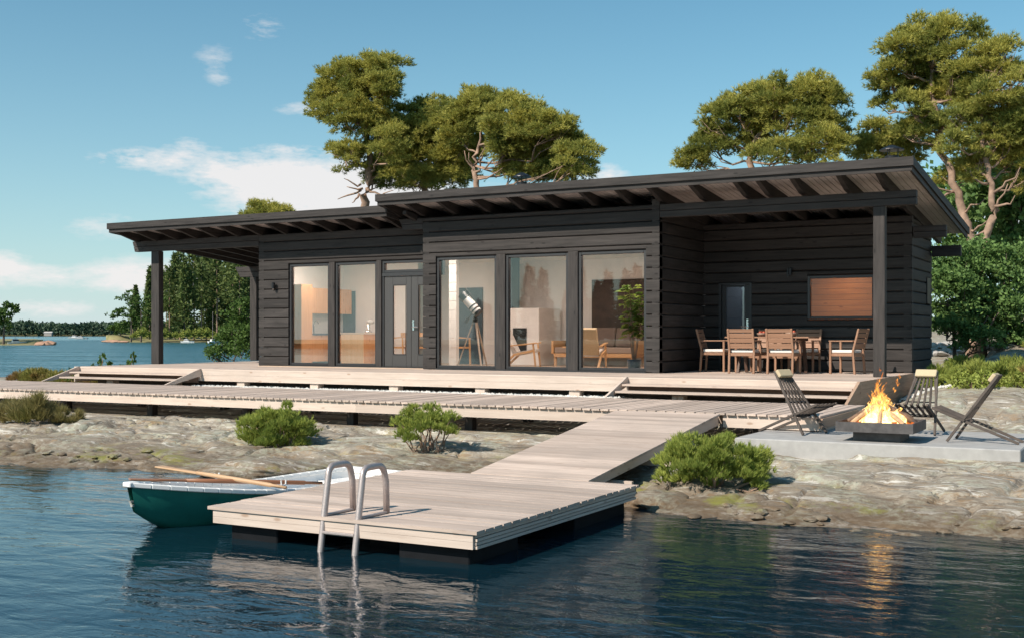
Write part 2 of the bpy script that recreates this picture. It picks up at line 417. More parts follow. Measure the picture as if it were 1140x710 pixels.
def flame_mat():
    m, g = mat('flame')
    geo = g.n('ShaderNodeTexCoord')
    sep = g.n('ShaderNodeSeparateXYZ', {0: (geo, 'Object')})
    mp = g.n('ShaderNodeMapping', {'Vector': (geo, 'Object'), 'Scale': (1.6, 1.6, 0.7)})
    n = g.n('ShaderNodeTexNoise', {'Vector': mp, 'Scale': 10.0, 'Detail': 4.0, 'Distortion': 1.6})
    t = g.math('ADD', g.math('MULTIPLY', (sep, 2), 1.0), g.math('MULTIPLY', g.math('SUBTRACT', n, 0.5), 1.3))
    c = g.ramp(t, [(0.0, (1.0, 0.72, 0.32)), (0.28, (1.0, 0.50, 0.11)), (0.7, (1.0, 0.24, 0.03))])
    st = g.math('MULTIPLY', g.ramp(t, [(0.0, 1.0), (0.25, 0.55), (0.75, 0.16)]), 3.8)
    e = g.n('ShaderNodeEmission', {'Color': c, 'Strength': st})
    tr = g.n('ShaderNodeBsdfTransparent')
    n2 = g.n('ShaderNodeTexNoise', {'Vector': mp, 'Scale': 12.0, 'Detail': 3.0, 'Distortion': 2.0})
    al = g.ramp(g.math('ADD', n2, g.math('MULTIPLY', (sep, 2), -0.10)), [(0.38, 0.0), (0.60, 0.62)])
    x = g.n('ShaderNodeMixShader', {0: al, 1: tr, 2: e})
    g.n('ShaderNodeOutputMaterial', {'Surface': x})
    return m


FLAME = flame_mat()
EMBER = plain('ember', (0.05, 0.02, 0.015), 0.9, nscale=18, namp=0.6, **{'Emission Color': (1.0, 0.22, 0.03, 1), 'Emission Strength': 0.7})


# ------------------------------------------------------------------ mesh building
class MB:
    def __init__(self):
        self.v, self.f = [], []

    def _add(self, vs, fs):
        n = len(self.v)
        self.v += [tuple(p) for p in vs]
        self.f += [tuple(i + n for i in q) for q in fs]
        return self

    def hexa(self, p):                       # p: 4 bottom then 4 top corners
        return self._add(p, [(3, 2, 1, 0), (4, 5, 6, 7), (0, 1, 5, 4), (1, 2, 6, 5), (2, 3, 7, 6), (3, 0, 4, 7)])

    def box(self, x0, x1, y0, y1, z0, z1):
        return self.hexa([(x0, y0, z0), (x1, y0, z0), (x1, y1, z0), (x0, y1, z0), (x0, y0, z1), (x1, y0, z1), (x1, y1, z1), (x0, y1, z1)])

    def bar(self, p0, p1, wd, ht, up=(0, 0, 1), w1=None, h1=None):
        p0, p1, up = Vector(p0), Vector(p1), Vector(up)
        d = (p1 - p0).normalized()
        s = d.cross(up)
        s = s.normalized() if s.length > 1e-5 else Vector((1, 0, 0))
        u = s.cross(d)
        w1 = wd if w1 is None else w1
        h1 = ht if h1 is None else h1
        a = [p0 + s * (sx * wd / 2) + u * (sy * ht / 2) for sx, sy in ((-1, -1), (1, -1), (1, 1), (-1, 1))]
        b = [p1 + s * (sx * w1 / 2) + u * (sy * h1 / 2) for sx, sy in ((-1, -1), (1, -1), (1, 1), (-1, 1))]
        return self.hexa(a + b)

    def tube(self, pts, rad, n=8):
        pts = [Vector(p) for p in pts]
        rad = rad if isinstance(rad, (list, tuple)) else [rad] * len(pts)
        vs, fs = [], []
        ref = Vector((0.31, 0.2, 0.93))
        for i, p in enumerate(pts):
            d = (pts[min(i + 1, len(pts) - 1)] - pts[max(i - 1, 0)]).normalized()
            s = d.cross(ref)
            s = s.normalized() if s.length > 1e-4 else d.cross(Vector((1, 0, 0))).normalized()
            u = s.cross(d)
            for k in range(n):
                a = 2 * math.pi * k / n
                vs.append(p + (s * math.cos(a) + u * math.sin(a)) * rad[i])
        for i in range(len(pts) - 1):
            for k in range(n):
                k2 = (k + 1) % n
                fs.append((i * n + k, i * n + k2, (i + 1) * n + k2, (i + 1) * n + k))
        fs.append(tuple(range(n - 1, -1, -1)))
        m = (len(pts) - 1) * n
        fs.append(tuple(range(m, m + n)))
        return self._add(vs, fs)

    def lathe(self, prof, c=(0, 0, 0), n=16):
        vs, fs = [], []
        for r, z in prof:
            for k in range(n):
                a = 2 * math.pi * k / n
                vs.append((c[0] + r * math.cos(a), c[1] + r * math.sin(a), c[2] + z))
        for i in range(len(prof) - 1):
            for k in range(n):
                k2 = (k + 1) % n
                fs.append((i * n + k, i * n + k2, (i + 1) * n + k2, (i + 1) * n + k))
        fs.append(tuple(range(n - 1, -1, -1)))
        m = (len(prof) - 1) * n
        fs.append(tuple(range(m, m + n)))
        return self._add(vs, fs)

    def prism(self, a, b):                    # two matching outlines
        n = len(a)
        fs = [tuple(range(n - 1, -1, -1)), tuple(range(n, 2 * n))]
        fs += [(i, (i + 1) % n, n + (i + 1) % n, n + i) for i in range(n)]
        return self._add(list(a) + list(b), fs)

    def build(self, name, material, parent=None, bevel=0.0, smooth=False, world=True, seg=1):
        off = Vector((0, 0, 0))
        if parent is not None and world:
            p = parent
            while p is not None:
                off += Vector(p.location)
                p = p.parent
        me = bpy.data.meshes.new(name)
        me.from_pydata([(x - off.x, y - off.y, z - off.z) for x, y, z in self.v], [], self.f)
        me.validate()
        if smooth:
            me.polygons.foreach_set('use_smooth', [True] * len(me.polygons))
        me.materials.append(material)
        o = bpy.data.objects.new(name, me)
        COL.objects.link(o)
        o.parent = parent
        if bevel:
            b = o.modifiers.new('bevel', 'BEVEL')
            b.width = bevel
            b.segments = seg
            b.limit_method = 'ANGLE'
            b.angle_limit = R(40)
        return o


def tri_mesh(name, V, material, parent=None, per=3):
    """many loose little faces: V is (n, per, 3)"""
    V = np.asarray(V, dtype=np.float32)
    n = len(V)
    me = bpy.data.meshes.new(name)
    me.vertices.add(n * per)
    me.vertices.foreach_set('co', V.reshape(-1))
    me.loops.add(n * per)
    me.loops.foreach_set('vertex_index', np.arange(n * per, dtype=np.int32))
    me.polygons.add(n)
    me.polygons.foreach_set('loop_start', np.arange(0, n * per, per, dtype=np.int32))
    me.polygons.foreach_set('loop_total', np.full(n, per, dtype=np.int32))
    me.update()
    me.validate()
    me.materials.append(material)
    o = bpy.data.objects.new(name, me)
    COL.objects.link(o)
    o.parent = parent
    return o


def tag(o, label=None, cat=None, group=None, kind=None):
    if label:
        o['label'] = label
    if cat:
        o['category'] = cat
    if group:
        o['group'] = group
    if kind:
        o['kind'] = kind
    return o


def empty(name, loc, rz=0.0, label=None, cat=None, group=None):
    o = bpy.data.objects.new(name, None)
    COL.objects.link(o)
    o.location = loc
    o.rotation_euler = (0, 0, rz)
    o.empty_display_size = 0.2
    return tag(o, label, cat, group)


def copy_tree(o, parent=None):
    c = o.copy()
    COL.objects.link(c)
    c.parent = parent
    for ch in list(o.children):
        copy_tree(ch, c)
    return c


def put(proto, first, loc, rz, label, scale=1.0):
    o = proto if first else copy_tree(proto)
    o.location = loc
    o.rotation_euler = (0, 0, rz)
    o.scale = (scale, scale, scale) if isinstance(scale, (int, float)) else scale
    o['label'] = label
    return o


# ------------------------------------------------------------------ terrain
def lerp(x, pts):
    if x <= pts[0][0]:
        return pts[0][1]
    for (a, b), (c, d) in zip(pts, pts[1:]):
        if x <= c:
            return b + (d - b) * (x - a) / (c - a)
    return pts[-1][1]


SHORE = [(-45, 13), (-30, 10.6), (-15, 11.2), (-12, 11.5), (-9.7, 11.8), (-8.4, 12.7), (-7.2, 13.3), (-6.2, 13.0), (-5.2, 12.0), (-4.6, 11.5), (-3.4, 11.5), (-1, 11.6), (6, 11.2), (14, 9)]


def sm(t):
    t = max(0.0, min(1.0, t))
    return t * t * (3 - 2 * t)


def base_z(x, y):
    t = y - lerp(x, SHORE)
    if t < 0:
        return -0.16 * (-t) - 0.035 * t * t if t > -6 else -2.22 - 0.1 * (-t - 6)
    z = 0.33 * (1 - math.exp(-t / 1.4)) + 0.008 * t - 0.03 * sm((-6.5 - x) / 2)
    # the flat under the house
    z += 0.12 * sm((y - 18.0) / 2)
    z += 0.07 * sm((x + 5.4) / 0.8) * sm((t - 0.7) / 1.9) * (1 - sm((y - 14.4) / 0.6))
    # rise to the east behind the fire pit
    e = sm((x + 4.6) / 1.6)
    z += e * (0.36 * sm((y - 17.2) / 4.0) + 0.075 * max(0, y - 23.5) + 0.10 * max(0, y - 31)) * 1.0
    z += e * 0.035 * max(0.0, min(6.0, x + 2.0)) * sm((y - 17) / 4)
    # land behind the house
    if x <= -4.6 + 1.6:
        z += (1 - e) * (0.035 * max(0, y - 22)) * sm((x + 19) / 4)
    # north shore of the islet, west end
    k = 1 - sm((x + 19.5) / 4.5)
    ys2 = 30.5 + 0.25 * (x + 23)
    if k > 0:
        z -= k * max(0.0, 0.35 * (y - (ys2 - 2.2)))
    # west shore
    if x < -33:
        z -= 0.12 * (-33 - x)
    return max(z, -6.0)


def ground_z(x, y, fine=True):
    z = base_z(x, y)
    p = Vector((x * 0.55 + y * 0.15, y * 0.75, 1.7))
    amp = 0.62 if y < 17.5 or x > -3.9 else 0.22
    b = 0.10 * noise.fractal(p * 0.7, 1.2, 2.0, 4)
    wx, wy = 0.35 * noise.noise(Vector((x * .9, y * .9, 2.2))), 0.35 * noise.noise(Vector((x * .9, y * .9, 7.7)))
    for sx, sy, hh, zz_ in ((0.21, 0.40, 0.20, 0.5), (0.55, 0.95, 0.035, 3.5)):
        q = Vector(((x + y * .3) * sx + wx * .8, (y - x * .12) * sy + wy * .8, zz_))
        ds, pt = noise.voronoi(q)
        c0 = pt[0]
        rnd = math.sin(c0.x * 12.9898 + c0.y * 78.233 + c0.z * 37.7) * 43758.5453
        rnd -= math.floor(rnd)
        rel = q - c0
        b += hh * (rnd - .5) + hh * .9 * (rel.x * (rnd - .5) * 1.2 + rel.y * (.5 - (rnd * 7.3) % 1.0))
        j = ds[1] - ds[0]
        b -= hh * .5 * math.exp(-(j / 0.022) ** 2)
    # long sheared slabs: gentle backs and short broken steps facing the water
    wv = noise.fractal(Vector((x * 0.35, y * 0.35, 5.5)), 1.0, 2.0, 3)
    for fr, hgt, sh in ((0.5, 0.09, 0.22),):
        s = (y + sh * x) * fr + wv * 1.7
        s -= math.floor(s)
        b += hgt * (sm(s / 0.16) if s < 0.16 else 1 - (s - 0.16) / 0.84) - hgt * 0.5
    # cracks along the zero lines of a slow noise
    c1 = abs(noise.noise(Vector((x * 0.55, y * 0.8, 12.0))) + 0.25 * noise.noise(Vector((x * 2.2, y * 2.6, 1.0))))
    b -= 0.10 * math.exp(-(c1 / 0.03) ** 2)
    c2 = abs(noise.noise(Vector((x * 1.1 + 7, y * 1.3, 3.0))) + 0.2 * noise.noise(Vector((x * 4.2, y * 4.6, 1.0))))
    b -= 0.05 * math.exp(-(c2 / 0.03) ** 2)
    if fine:
        b += 0.016 * noise.fractal(Vector((x * 2.6, y * 3.6, 4.4)), 0.8, 2.1, 4)
        b += 0.006 * noise.fractal(Vector((x * 9.0, y * 11.0, 8.4)), 0.7, 2.1, 3)
    b *= amp
    t = y - lerp(x, SHORE)
    damp = 0.45 + 0.55 * sm((t + 0.2) / 1.6)
    z += b * damp
    if -26.8 < x < -4.2 and 15.6 < y < 27:       # stays below boards and floor
        z = min(z, (0.33 if x < -5.3 else 0.45) if y < 18.6 else 0.50)
    if -4.8 < x < -1.28 and 14.4 < y < 17.0:       # under the concrete slab
        z = min(z, 0.48)
    if y < 12.4 and -8.0 < x < -4.5:
        z = min(z, 0.02)
    if -9.7 < x < -7.4 and 7 < y < 12.0:
        z = min(z, -0.25)
    if -7.2 < x < -5.2 and 11 < y < 16:
        z = min(z, 0.28 + (y - 12) * 0.06)
    return z


def axis_vals(segs):
    vals = []
    for a, b, s in segs:
        n = max(1, int(round((b - a) / s)))
        vals += [a + (b - a) * i / n for i in range(n)]
    vals.append(segs[-1][1])
    return vals


def terrain():
    xs = axis_vals([(-60, -28, 2.0), (-28, -17, 0.16), (-17, 0.8, 0.045), (0.8, 6, 0.5), (6, 40, 3.0)])
    ys = axis_vals([(2, 9.5, 0.35), (9.5, 16.2, 0.042), (16.2, 18, 0.09), (18, 26, 0.2), (26, 34, 0.5), (34, 70, 3.0)])
    V = [(x, y, ground_z(x, y)) for y in ys for x in xs]
    nx = len(xs)
    F = [(j * nx + i, j * nx + i + 1, (j + 1) * nx + i + 1, (j + 1) * nx + i) for j in range(len(ys) - 1) for i in range(nx - 1)]
    m = MB()
    m.v, m.f = V, F
    o = m.build('ground', ROCK, smooth=True)
    o.data.set_sharp_from_angle(angle=R(38))
    return o


tag(terrain(), 'pale granite islet sloping from the water up behind the log house', 'ground', kind='structure')

# sea bed far below and the water sheet
m = MB()
m.box(-1500, 1500, -300, 2200, -8.0, -7.0)
tag(m.build('seabed', plain('seabed', (0.02, 0.03, 0.03), 0.9)), 'dark sea bed under the bay', 'seabed', kind='structure')
m = MB()
m._add([(-1800, -300, 0), (1800, -300, 0), (1800, 2600, 0), (-1800, 2600, 0)], [(0, 1, 2, 3)])
tag(m.build('water', WATER), 'rippled blue sea water around the islet', 'water', kind='structure')

# ------------------------------------------------------------------ the log house
DZ = 1.11                                    # deck and floor level
YM, YL, YT, YR = 21.8, 22.2, 24.4, 26.8      # main front wall, west front wall, terrace wall, rear wall
XA, XB, XC, XD = -19.5, -14.36, -8.69, -4.28   # wall corners from west to east
LOG = 0.235
house = empty('log_house', (-12, 24, DZ), 0, 'long black log cabin with two low sloping roofs and tall windows above the timber deck', 'house')


def roof_z(x, y, low):
    return (4.76 - 0.097 * (y - 21.3)) if low else (4.97 - 0.097 * (y - 21.0))


def log_wall(p0, p1, z0, z1, thick, nrm, holes=(), name='wall', rnd=None):
    """courses of bevelled logs from p0 to p1 (x or y axis aligned); holes are (a0,a1,z0,z1) along the wall"""
    m = MB()
    ax = 0 if abs(p1[0] - p0[0]) > abs(p1[1] - p0[1]) else 1
    a0, a1 = sorted((p0[ax], p1[ax]))
    base = p0[1 - ax]
    z = z0
    while z < z1 - 0.02:
        zt = min(z + LOG, z1)
        cuts = [(a0, a1, z, zt)]
        for h in holes:
            if zt > h[2] + 0.004 and z < h[3] - 0.004:
                nc = []
                for c in cuts:
                    if h[1] <= c[0] or h[0] >= c[1]:
                        nc.append(c)
                    else:
                        if h[0] > c[0] + 0.01:
                            nc.append((c[0], h[0], c[2], c[3]))
                        if h[1] < c[1] - 0.01:
                            nc.append((h[1], c[1], c[2], c[3]))
                        lo, hi = max(c[0], h[0]), min(c[1], h[1])
                        if h[2] > c[2] + 0.06:
                            nc.append((lo, hi, c[2], h[2]))
                        if h[3] < c[3] - 0.06:
                            nc.append((lo, hi, h[3], c[3]))
                cuts = nc
        for c0, c1, za, zb in cuts:
            # log section with chamfered joints: a gap of 12 mm reads as the dark line
            g0, ch = 0.005, 0.020
            sec = [(0, za + g0 + ch), (0, zb - g0 - ch), (ch, zb - g0), (thick, zb), (thick, za), (ch, za + g0)]
            pa, pb = [], []
            for d, zz in sec:
                o = base + nrm * -d
                if ax == 0:
                    pa.append((c0, o, zz))
                    pb.append((c1, o, zz))
                else:
                    pa.append((o, c0, zz))
                    pb.append((o, c1, zz))
            m.prism(pa, pb)
        z = zt
    return m.build(name, STAIN[ax], house)


Z0 = DZ
WT = 3.60                                    # head of the big windows
WB = DZ + 0.035
MAINWIN = (-14.02, -8.98)
LEFTWIN = (-18.56, XB)
log_wall((XB, YM), (XC, YM), Z0, 4.50, 0.16, -1, [(MAINWIN[0], MAINWIN[1], WB - 0.03, WT)])
log_wall((XA, YL), (XB + 0.1, YL), Z0, 4.36, 0.16, -1, [(LEFTWIN[0], XB + 0.2, WB - 0.03, WT)])
log_wall((XC, YM + 0.002), (XC, YT + 0.17), Z0, 4.60, 0.16, 1)
log_wall((XC + 0.003, YT), (XD, YT), Z0, 4.30, 0.16, -1, [(-8.34, -7.60, DZ - 0.01, 3.0), (-6.40, -5.0, 2.20, 3.12)])
log_wall((XD - 0.002, YT + 0.003), (XD - 0.002, YR), Z0, 4.25, 0.16, 1, [(26.1, 26.5, 2.55, 3.1)])
log_wall((XA, YR), (XD - 0.01, YR), Z0, 4.15, 0.16, 1)
log_wall((XA, YL + 0.003), (XA, YR - 0.003), Z0, 4.2, 0.16, -1)
log_wall((XB + 0.004, YM + 0.003), (XB + 0.004, YL + 0.002), Z0, 4.4, 0.16, -1)

# concrete footing under the east end
m = MB()
m.box(XC, XD + 0.012, YT + 0.02, YR, 0.45, DZ - 0.004)
m.build('footing', CONCRETE, house)
m = MB()
m.box(XA + 0.02, XC, YM + 0.06, YR, 0.62, DZ - 0.004)
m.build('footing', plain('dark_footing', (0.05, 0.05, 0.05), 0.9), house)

# floors and inner linings
m = MB()
m.box(XA + 0.17, XC - 0.17, YM + 0.165, YR - 0.17, DZ, DZ + 0.012)
m.build('floor', FLOORIN, house)


def lining(x0, x1, y0, y1, z0, z1, name='inner_wall', material=WHITEWALL):
    m = MB()
    m.box(x0, x1, y0, y1, z0, z1)
    return m.build(name, material, house)


lining(XA + 0.17, XC - 0.17, YR - 0.20, YR - 0.175, DZ + 0.012, 4.1)
lining(XC - 0.20, XC - 0.175, YM + 0.17, YR - 0.2, DZ + 0.012, 4.35)
lining(XA + 0.172, XA + 0.20, YL + 0.17, YR - 0.2, DZ + 0.012, 4.2)
# panelled end of the partition between hall and living room
m = MB()
for k in range(13):
    m.box(-15.05, X_at(508, 24.0), 24.0, 24.12, DZ + 0.015 + k * 0.225, DZ + 0.015 + k * 0.225 + 0.217)
m.build('partition', WHITEWALL, house)
m = MB()
m.prism([(XA + 0.2, YL + 0.165, 3.98), (XA + 0.2, YR - 0.2, 3.72), (XA + 0.2, YR - 0.2, 3.80), (XA + 0.2, YL + 0.165, 4.06)],
        [(XB, YL + 0.165, 3.98), (XB, YR - 0.2, 3.72), (XB, YR - 0.2, 3.80), (XB, YL + 0.165, 4.06)])
m.build('ceiling', CEIL, house)
m = MB()
m.prism([(XB + 0.01, YM + 0.165, 4.10), (XB + 0.01, YR - 0.2, 3.78), (XB + 0.01, YR - 0.2, 3.86), (XB + 0.01, YM + 0.165, 4.18)],
        [(XC - 0.2, YM + 0.165, 4.10), (XC - 0.2, YR - 0.2, 3.78), (XC - 0.2, YR - 0.2, 3.86), (XC - 0.2, YM + 0.165, 4.18)])
m.build('ceiling', CEIL, house)
# inner doors, dark panel on the living room wall, chimney breast with its fire opening
def inner_door(x0, x1, y, z1=3.15, material=BLUEDOOR):
    m = MB()
    m.box(x0, x1, y, y + 0.03, DZ + 0.012, z1)
    return m.build('inner_door', material, house)


lining(XA + 0.2, -16.9, 25.4, 25.45, DZ + 0.012, 3.9)
inner_door(X_at(381, 25.36), X_at(395, 25.36), 25.36, 3.05)
inner_door(X_at(438, 26.55), X_at(452, 26.55), 26.55, 3.2)
lining(X_at(508, 26.0), X_at(566, 26.0), 26.0, 26.05, DZ + 0.012, 3.9)
inner_door(X_at(511, 25.96), X_at(537, 25.96), 25.96, 3.10)
cx0, cx1 = X_at(564, 25.3), X_at(600, 25.3)
m = MB()
m.box(cx0, cx1, 25.3, 26.5, DZ + 0.012, on_y(580, 343, 25.3).z)
cb = m.build('chimney_breast', WHITEWALL, house, bevel=0.015)
m = MB()
m.box(X_at(571, 25.28), X_at(586, 25.28), 25.28, 25.297, DZ + 0.30, on_y(578, 365, 25.28).z)
m.build('fire_opening', BLACKPLASTIC, cb)
m = MB()
m.box(X_at(561, 25.5), X_at(570, 25.5), 25.5, 25.9, on_y(580, 343, 25.3).z + .005, 3.86)
m.build('flue_casing', BLUEDOOR, house)
m = MB()
m.box(X_at(659, 26.55), XC - 0.25, YR - 0.26, YR - 0.205, 1.75, on_y(690, 311, 26.55).z)
m.build('wall_panel', PANELBROWN, house)
# sauna behind the terrace window: pine boarding
m = MB()
for k in range(18):
    z = 1.15 + k * 0.125
    m.box(-7.3, -4.5, 26.0, 26.03, z, z + 0.119)
    m.box(-7.33, -7.30, YT + 0.17, 26.0, z, z + 0.119)
    m.box(-4.49, -4.46, YT + 0.17, 26.0, z, z + 0.119)
m.build('sauna_lining', SAUNA, house)
m = MB()
m.box(-7.4, -4.45, YT + 0.17, 26.1, 3.42, 3.46)
m.build('sauna_ceiling', SAUNA, house)
m = MB()
m.box(-7.3, -4.5, YT + 0.17, 26.0, DZ, DZ + 0.02)
m.build('sauna_floor', SAUNA, house)
m = MB()
m.box(-8.5, -7.45, 25.4, 25.45, DZ, 3.4)
m.build('inner_wall', plain('reflection_panel', (0.30, 0.34, 0.38), 0.7), house)  # panel added close behind the door; its blue-grey stands in for reflection


def window(x0, x1, y, z0, z1, fr=0.055, material=BLACKFRAME, glass=GLASS, depth=0.10, name='window', label=None):
    """fixed light: frame mesh with the pane as its own piece"""
    m = MB()
    m.box(x0, x0 + fr, y, y + depth, z0, z1)
    m.box(x1 - fr, x1, y, y + depth, z0, z1)
    m.box(x0 + fr, x1 - fr, y, y + depth, z0, z0 + fr)
    m.box(x0 + fr, x1 - fr, y, y + depth, z1 - fr, z1)
    o = m.build(name, material, house, bevel=0.006)
    m = MB()
    m.box(x0 + fr - 0.004, x1 - fr + 0.004, y + depth * 0.55, y + depth * 0.55 + 0.008, z0 + fr - 0.004, z1 - fr + 0.004)
    m.build('pane', glass, o)
    if label:
        o['label'] = label
    return o


for x0, x1, lb in ((-14.02, -12.47, 'tall fixed window with the telescope behind it'), (-12.25, -10.74, 'tall fixed window with the armchair behind it'), (-10.51, -8.98, 'tall fixed window with the sofa and plant behind it')):
    window(x0 + 0.003, x1 - 0.003, YM + 0.04, WB, WT - 0.004, 0.06, label=lb)
for x0, x1 in ((-12.47, -12.25), (-10.74, -10.51)):
    m = MB()
    m.box(x0, x1, YM + 0.004, YM + 0.14, WB - 0.03, WT + 0.02)
    m.build('window_post', STAIN[2], house, bevel=0.006)
m = MB()
m.box(MAINWIN[0], MAINWIN[1], YM - 0.02, YM + 0.16, WB - 0.034, WB - 0.002)
m.build('window_sill', BLACKFRAME, house)
for x0, x1, lb in ((-18.56, -17.32, 'fixed window with the kitchen cabinets behind it'), (-17.15, -15.93, 'fixed window with the kitchen island behind it')):
    window(x0 + 0.003, x1 - 0.003, YL + 0.04, WB, WT - 0.004, 0.06, label=lb)
for x0, x1 in ((-17.32, -17.15), (-15.93, -15.79)):
    m = MB()
    m.box(x0, x1, YL + 0.004, YL + 0.14, WB - 0.03, WT + 0.02)
    m.build('window_post', STAIN[2], house, bevel=0.006)
m = MB()
m.box(LEFTWIN[0], XB + 0.1, YL - 0.02, YL + 0.16, WB - 0.034, WB - 0.002)
m.build('window_sill', BLACKFRAME, house)
window(-15.787, XB + 0.25, YL + 0.04, 3.32, WT - 0.004, 0.06, name='transom_window')
m = MB()
m.box(-15.787, XB + 0.25, YL + 0.03, YL + 0.14, 3.235, 3.318)
m.build('door_head', BLACKFRAME, house)


def glazed_door(x0, x1, y, z0, z1, gx0, gx1, gz0, gz1, glass, hx, material, name='door'):
    m = MB()
    m.box(x0, gx0, y, y + 0.06, z0, z1)
    m.box(gx1, x1, y, y + 0.06, z0, z1)
    m.box(gx0, gx1, y, y + 0.06, z0, gz0)
    m.box(gx0, gx1, y, y + 0.06, gz1, z1)
    d = m.build(name, material, house, bevel=0.005)
    m = MB()
    m.box(gx0 - 0.004, gx1 + 0.004, y + 0.028, y + 0.036, gz0 - 0.004, gz1 + 0.004)
    m.build('pane', glass, d)
    m = MB()
    for a, b, c, e in ((gx0, gx0 + 0.018, gz0, gz1), (gx1 - 0.018, gx1, gz0, gz1), (gx0 + 0.018, gx1 - 0.018, gz0, gz0 + 0.018), (gx0 + 0.018, gx1 - 0.018, gz1 - 0.018, gz1)):
        m.box(a, b, y - 0.008, y - 0.001, c, e)
    m.build('glazing_bead', BLACKFRAME, d)
    if hx is not None:
        s = hx[1]
        m = MB()
        m.box(hx[0] - 0.022, hx[0] + 0.022, y - 0.012, y - 0.002, 1.98, 2.22)
        m.tube([(hx[0], y - 0.012, 2.06), (hx[0], y - 0.06, 2.06), (hx[0] + s * 0.02, y - 0.065, 2.06), (hx[0] + s * 0.16, y - 0.065, 2.06)], 0.013, 8)
        m.lathe([(0.022, 0), (0.022, 0.02)], (hx[0], y - 0.03, 2.155), 10)
        m.build('handle', CHROME, d)
    return d


glazed_door(-15.735, -14.985, YL + 0.06, WB, 3.23, -15.50, -15.12, 1.42, 3.03, GLASS, None, DOORGREY)
glazed_door(-14.980, -14.20, YL + 0.06, WB, 3.23, -14.80, -14.40, 1.42, 3.03, GLASS, (-14.92, 1), DOORGREY)
m = MB()
m.box(-15.787, -15.738, YL + 0.04, YL + 0.14, WB, 3.234)
m.build('door_frame', BLACKFRAME, house)
# terrace door and sauna window
glazed_door(-8.28, -7.66, YT + 0.05, DZ + 0.02, 2.96, -8.21, -7.76, 1.32, 2.93, DIMGLASS, (-7.71, -1), BLACKFRAME)
m = MB()
for a, b, c, e in ((-8.34, -8.285, DZ, 3.0), (-7.655, -7.60, DZ, 3.0), (-8.285, -7.655, 2.965, 3.0)):
    m.box(a, b, YT - 0.01, YT + 0.12, c, e)
m.build('door_frame', BLACKFRAME, house)
window(-6.395, -5.005, YT - 0.012, 2.205, 3.115, 0.06, glass=CLEARGLASS, label='low wide window showing the pine boarded sauna')
m = MB()
m.box(XD + 0.0, XD + 0.02, 26.1, 26.5, 2.55, 3.1)
m.build('window', BLACKFRAME, house)
# wall lamps: box with tilted shade
for lx, ly, lz, nm in ((-19.02, YL, 3.07, 0), (-6.80, YT, 3.20, 1)):
    m = MB()
    m.box(lx - 0.03, lx + 0.03, ly - 0.03, ly - 0.002, lz - 0.09, lz + 0.09)
    o = m.build('wall_lamp', METAL_DARK if nm else plain('bronze_lamp', (0.10, 0.075, 0.065), 0.4, 0.5), house, bevel=0.004)
    m = MB()
    m.lathe([(0.04, 0), (0.042, 0.14), (0.03, 0.15)], (lx + 0.055, ly - 0.085, lz - 0.06), 12)
    m.box(lx - 0.01, lx + 0.05, ly - 0.075, ly - 0.03, lz - 0.01, lz + 0.02)
    m.build('lamp_shade', METAL_DARK, o)


# ceiling downlights: one visible lit spot, most others added to brighten the rooms
FILLGLOW = plain('fill_glow', (0.9, 0.8, 0.7), 0.5, **{'Emission Color': (1.0, 0.82, 0.62, 1), 'Emission Strength': 6.0})


def fill_downlight(x, y, z, watt, col=(1.0, 0.86, 0.76)):
    m = MB()
    m.lathe([(.062, -.012), (.062, 0)], (x, y, z - .005), 20)
    o = m.build('fill_lamp', WHITEWALL, house)
    m = MB()
    m.lathe([(.045, -.004), (.045, 0)], (x, y, z - .0185), 16)
    m.build('fill_lens', FILLGLOW, o)
    ld = bpy.data.lights.new('fill_downlight', 'AREA')
    ld.shape = 'DISK'
    ld.size = 0.12
    ld.energy = watt
    ld.color = col
    lo = bpy.data.objects.new('fill_downlight', ld)
    COL.objects.link(lo)
    lo.location = Vector((x, y, z - .035)) - Vector(house.location) 
    lo.parent = house
    return o


for x in (-13.3, -11.55, -9.8):
    for y in (22.35, 22.95):
        fill_downlight(x, y, 4.05 - 0.0708 * (y - YM), 20)
for x in (-18.2, -16.6, -15.0):
    for y in (22.75, 23.3):
        fill_downlight(x, y, 3.94 - 0.0565 * (y - YL), 17)
fill_downlight(-5.9, 25.2, 3.40, 13, (1.0, 0.74, 0.48))
fill_downlight(-7.95, 24.95, 3.40, 2.5, (0.92, 0.95, 1.0))  # hallway lamp added to lighten the view through the terrace door

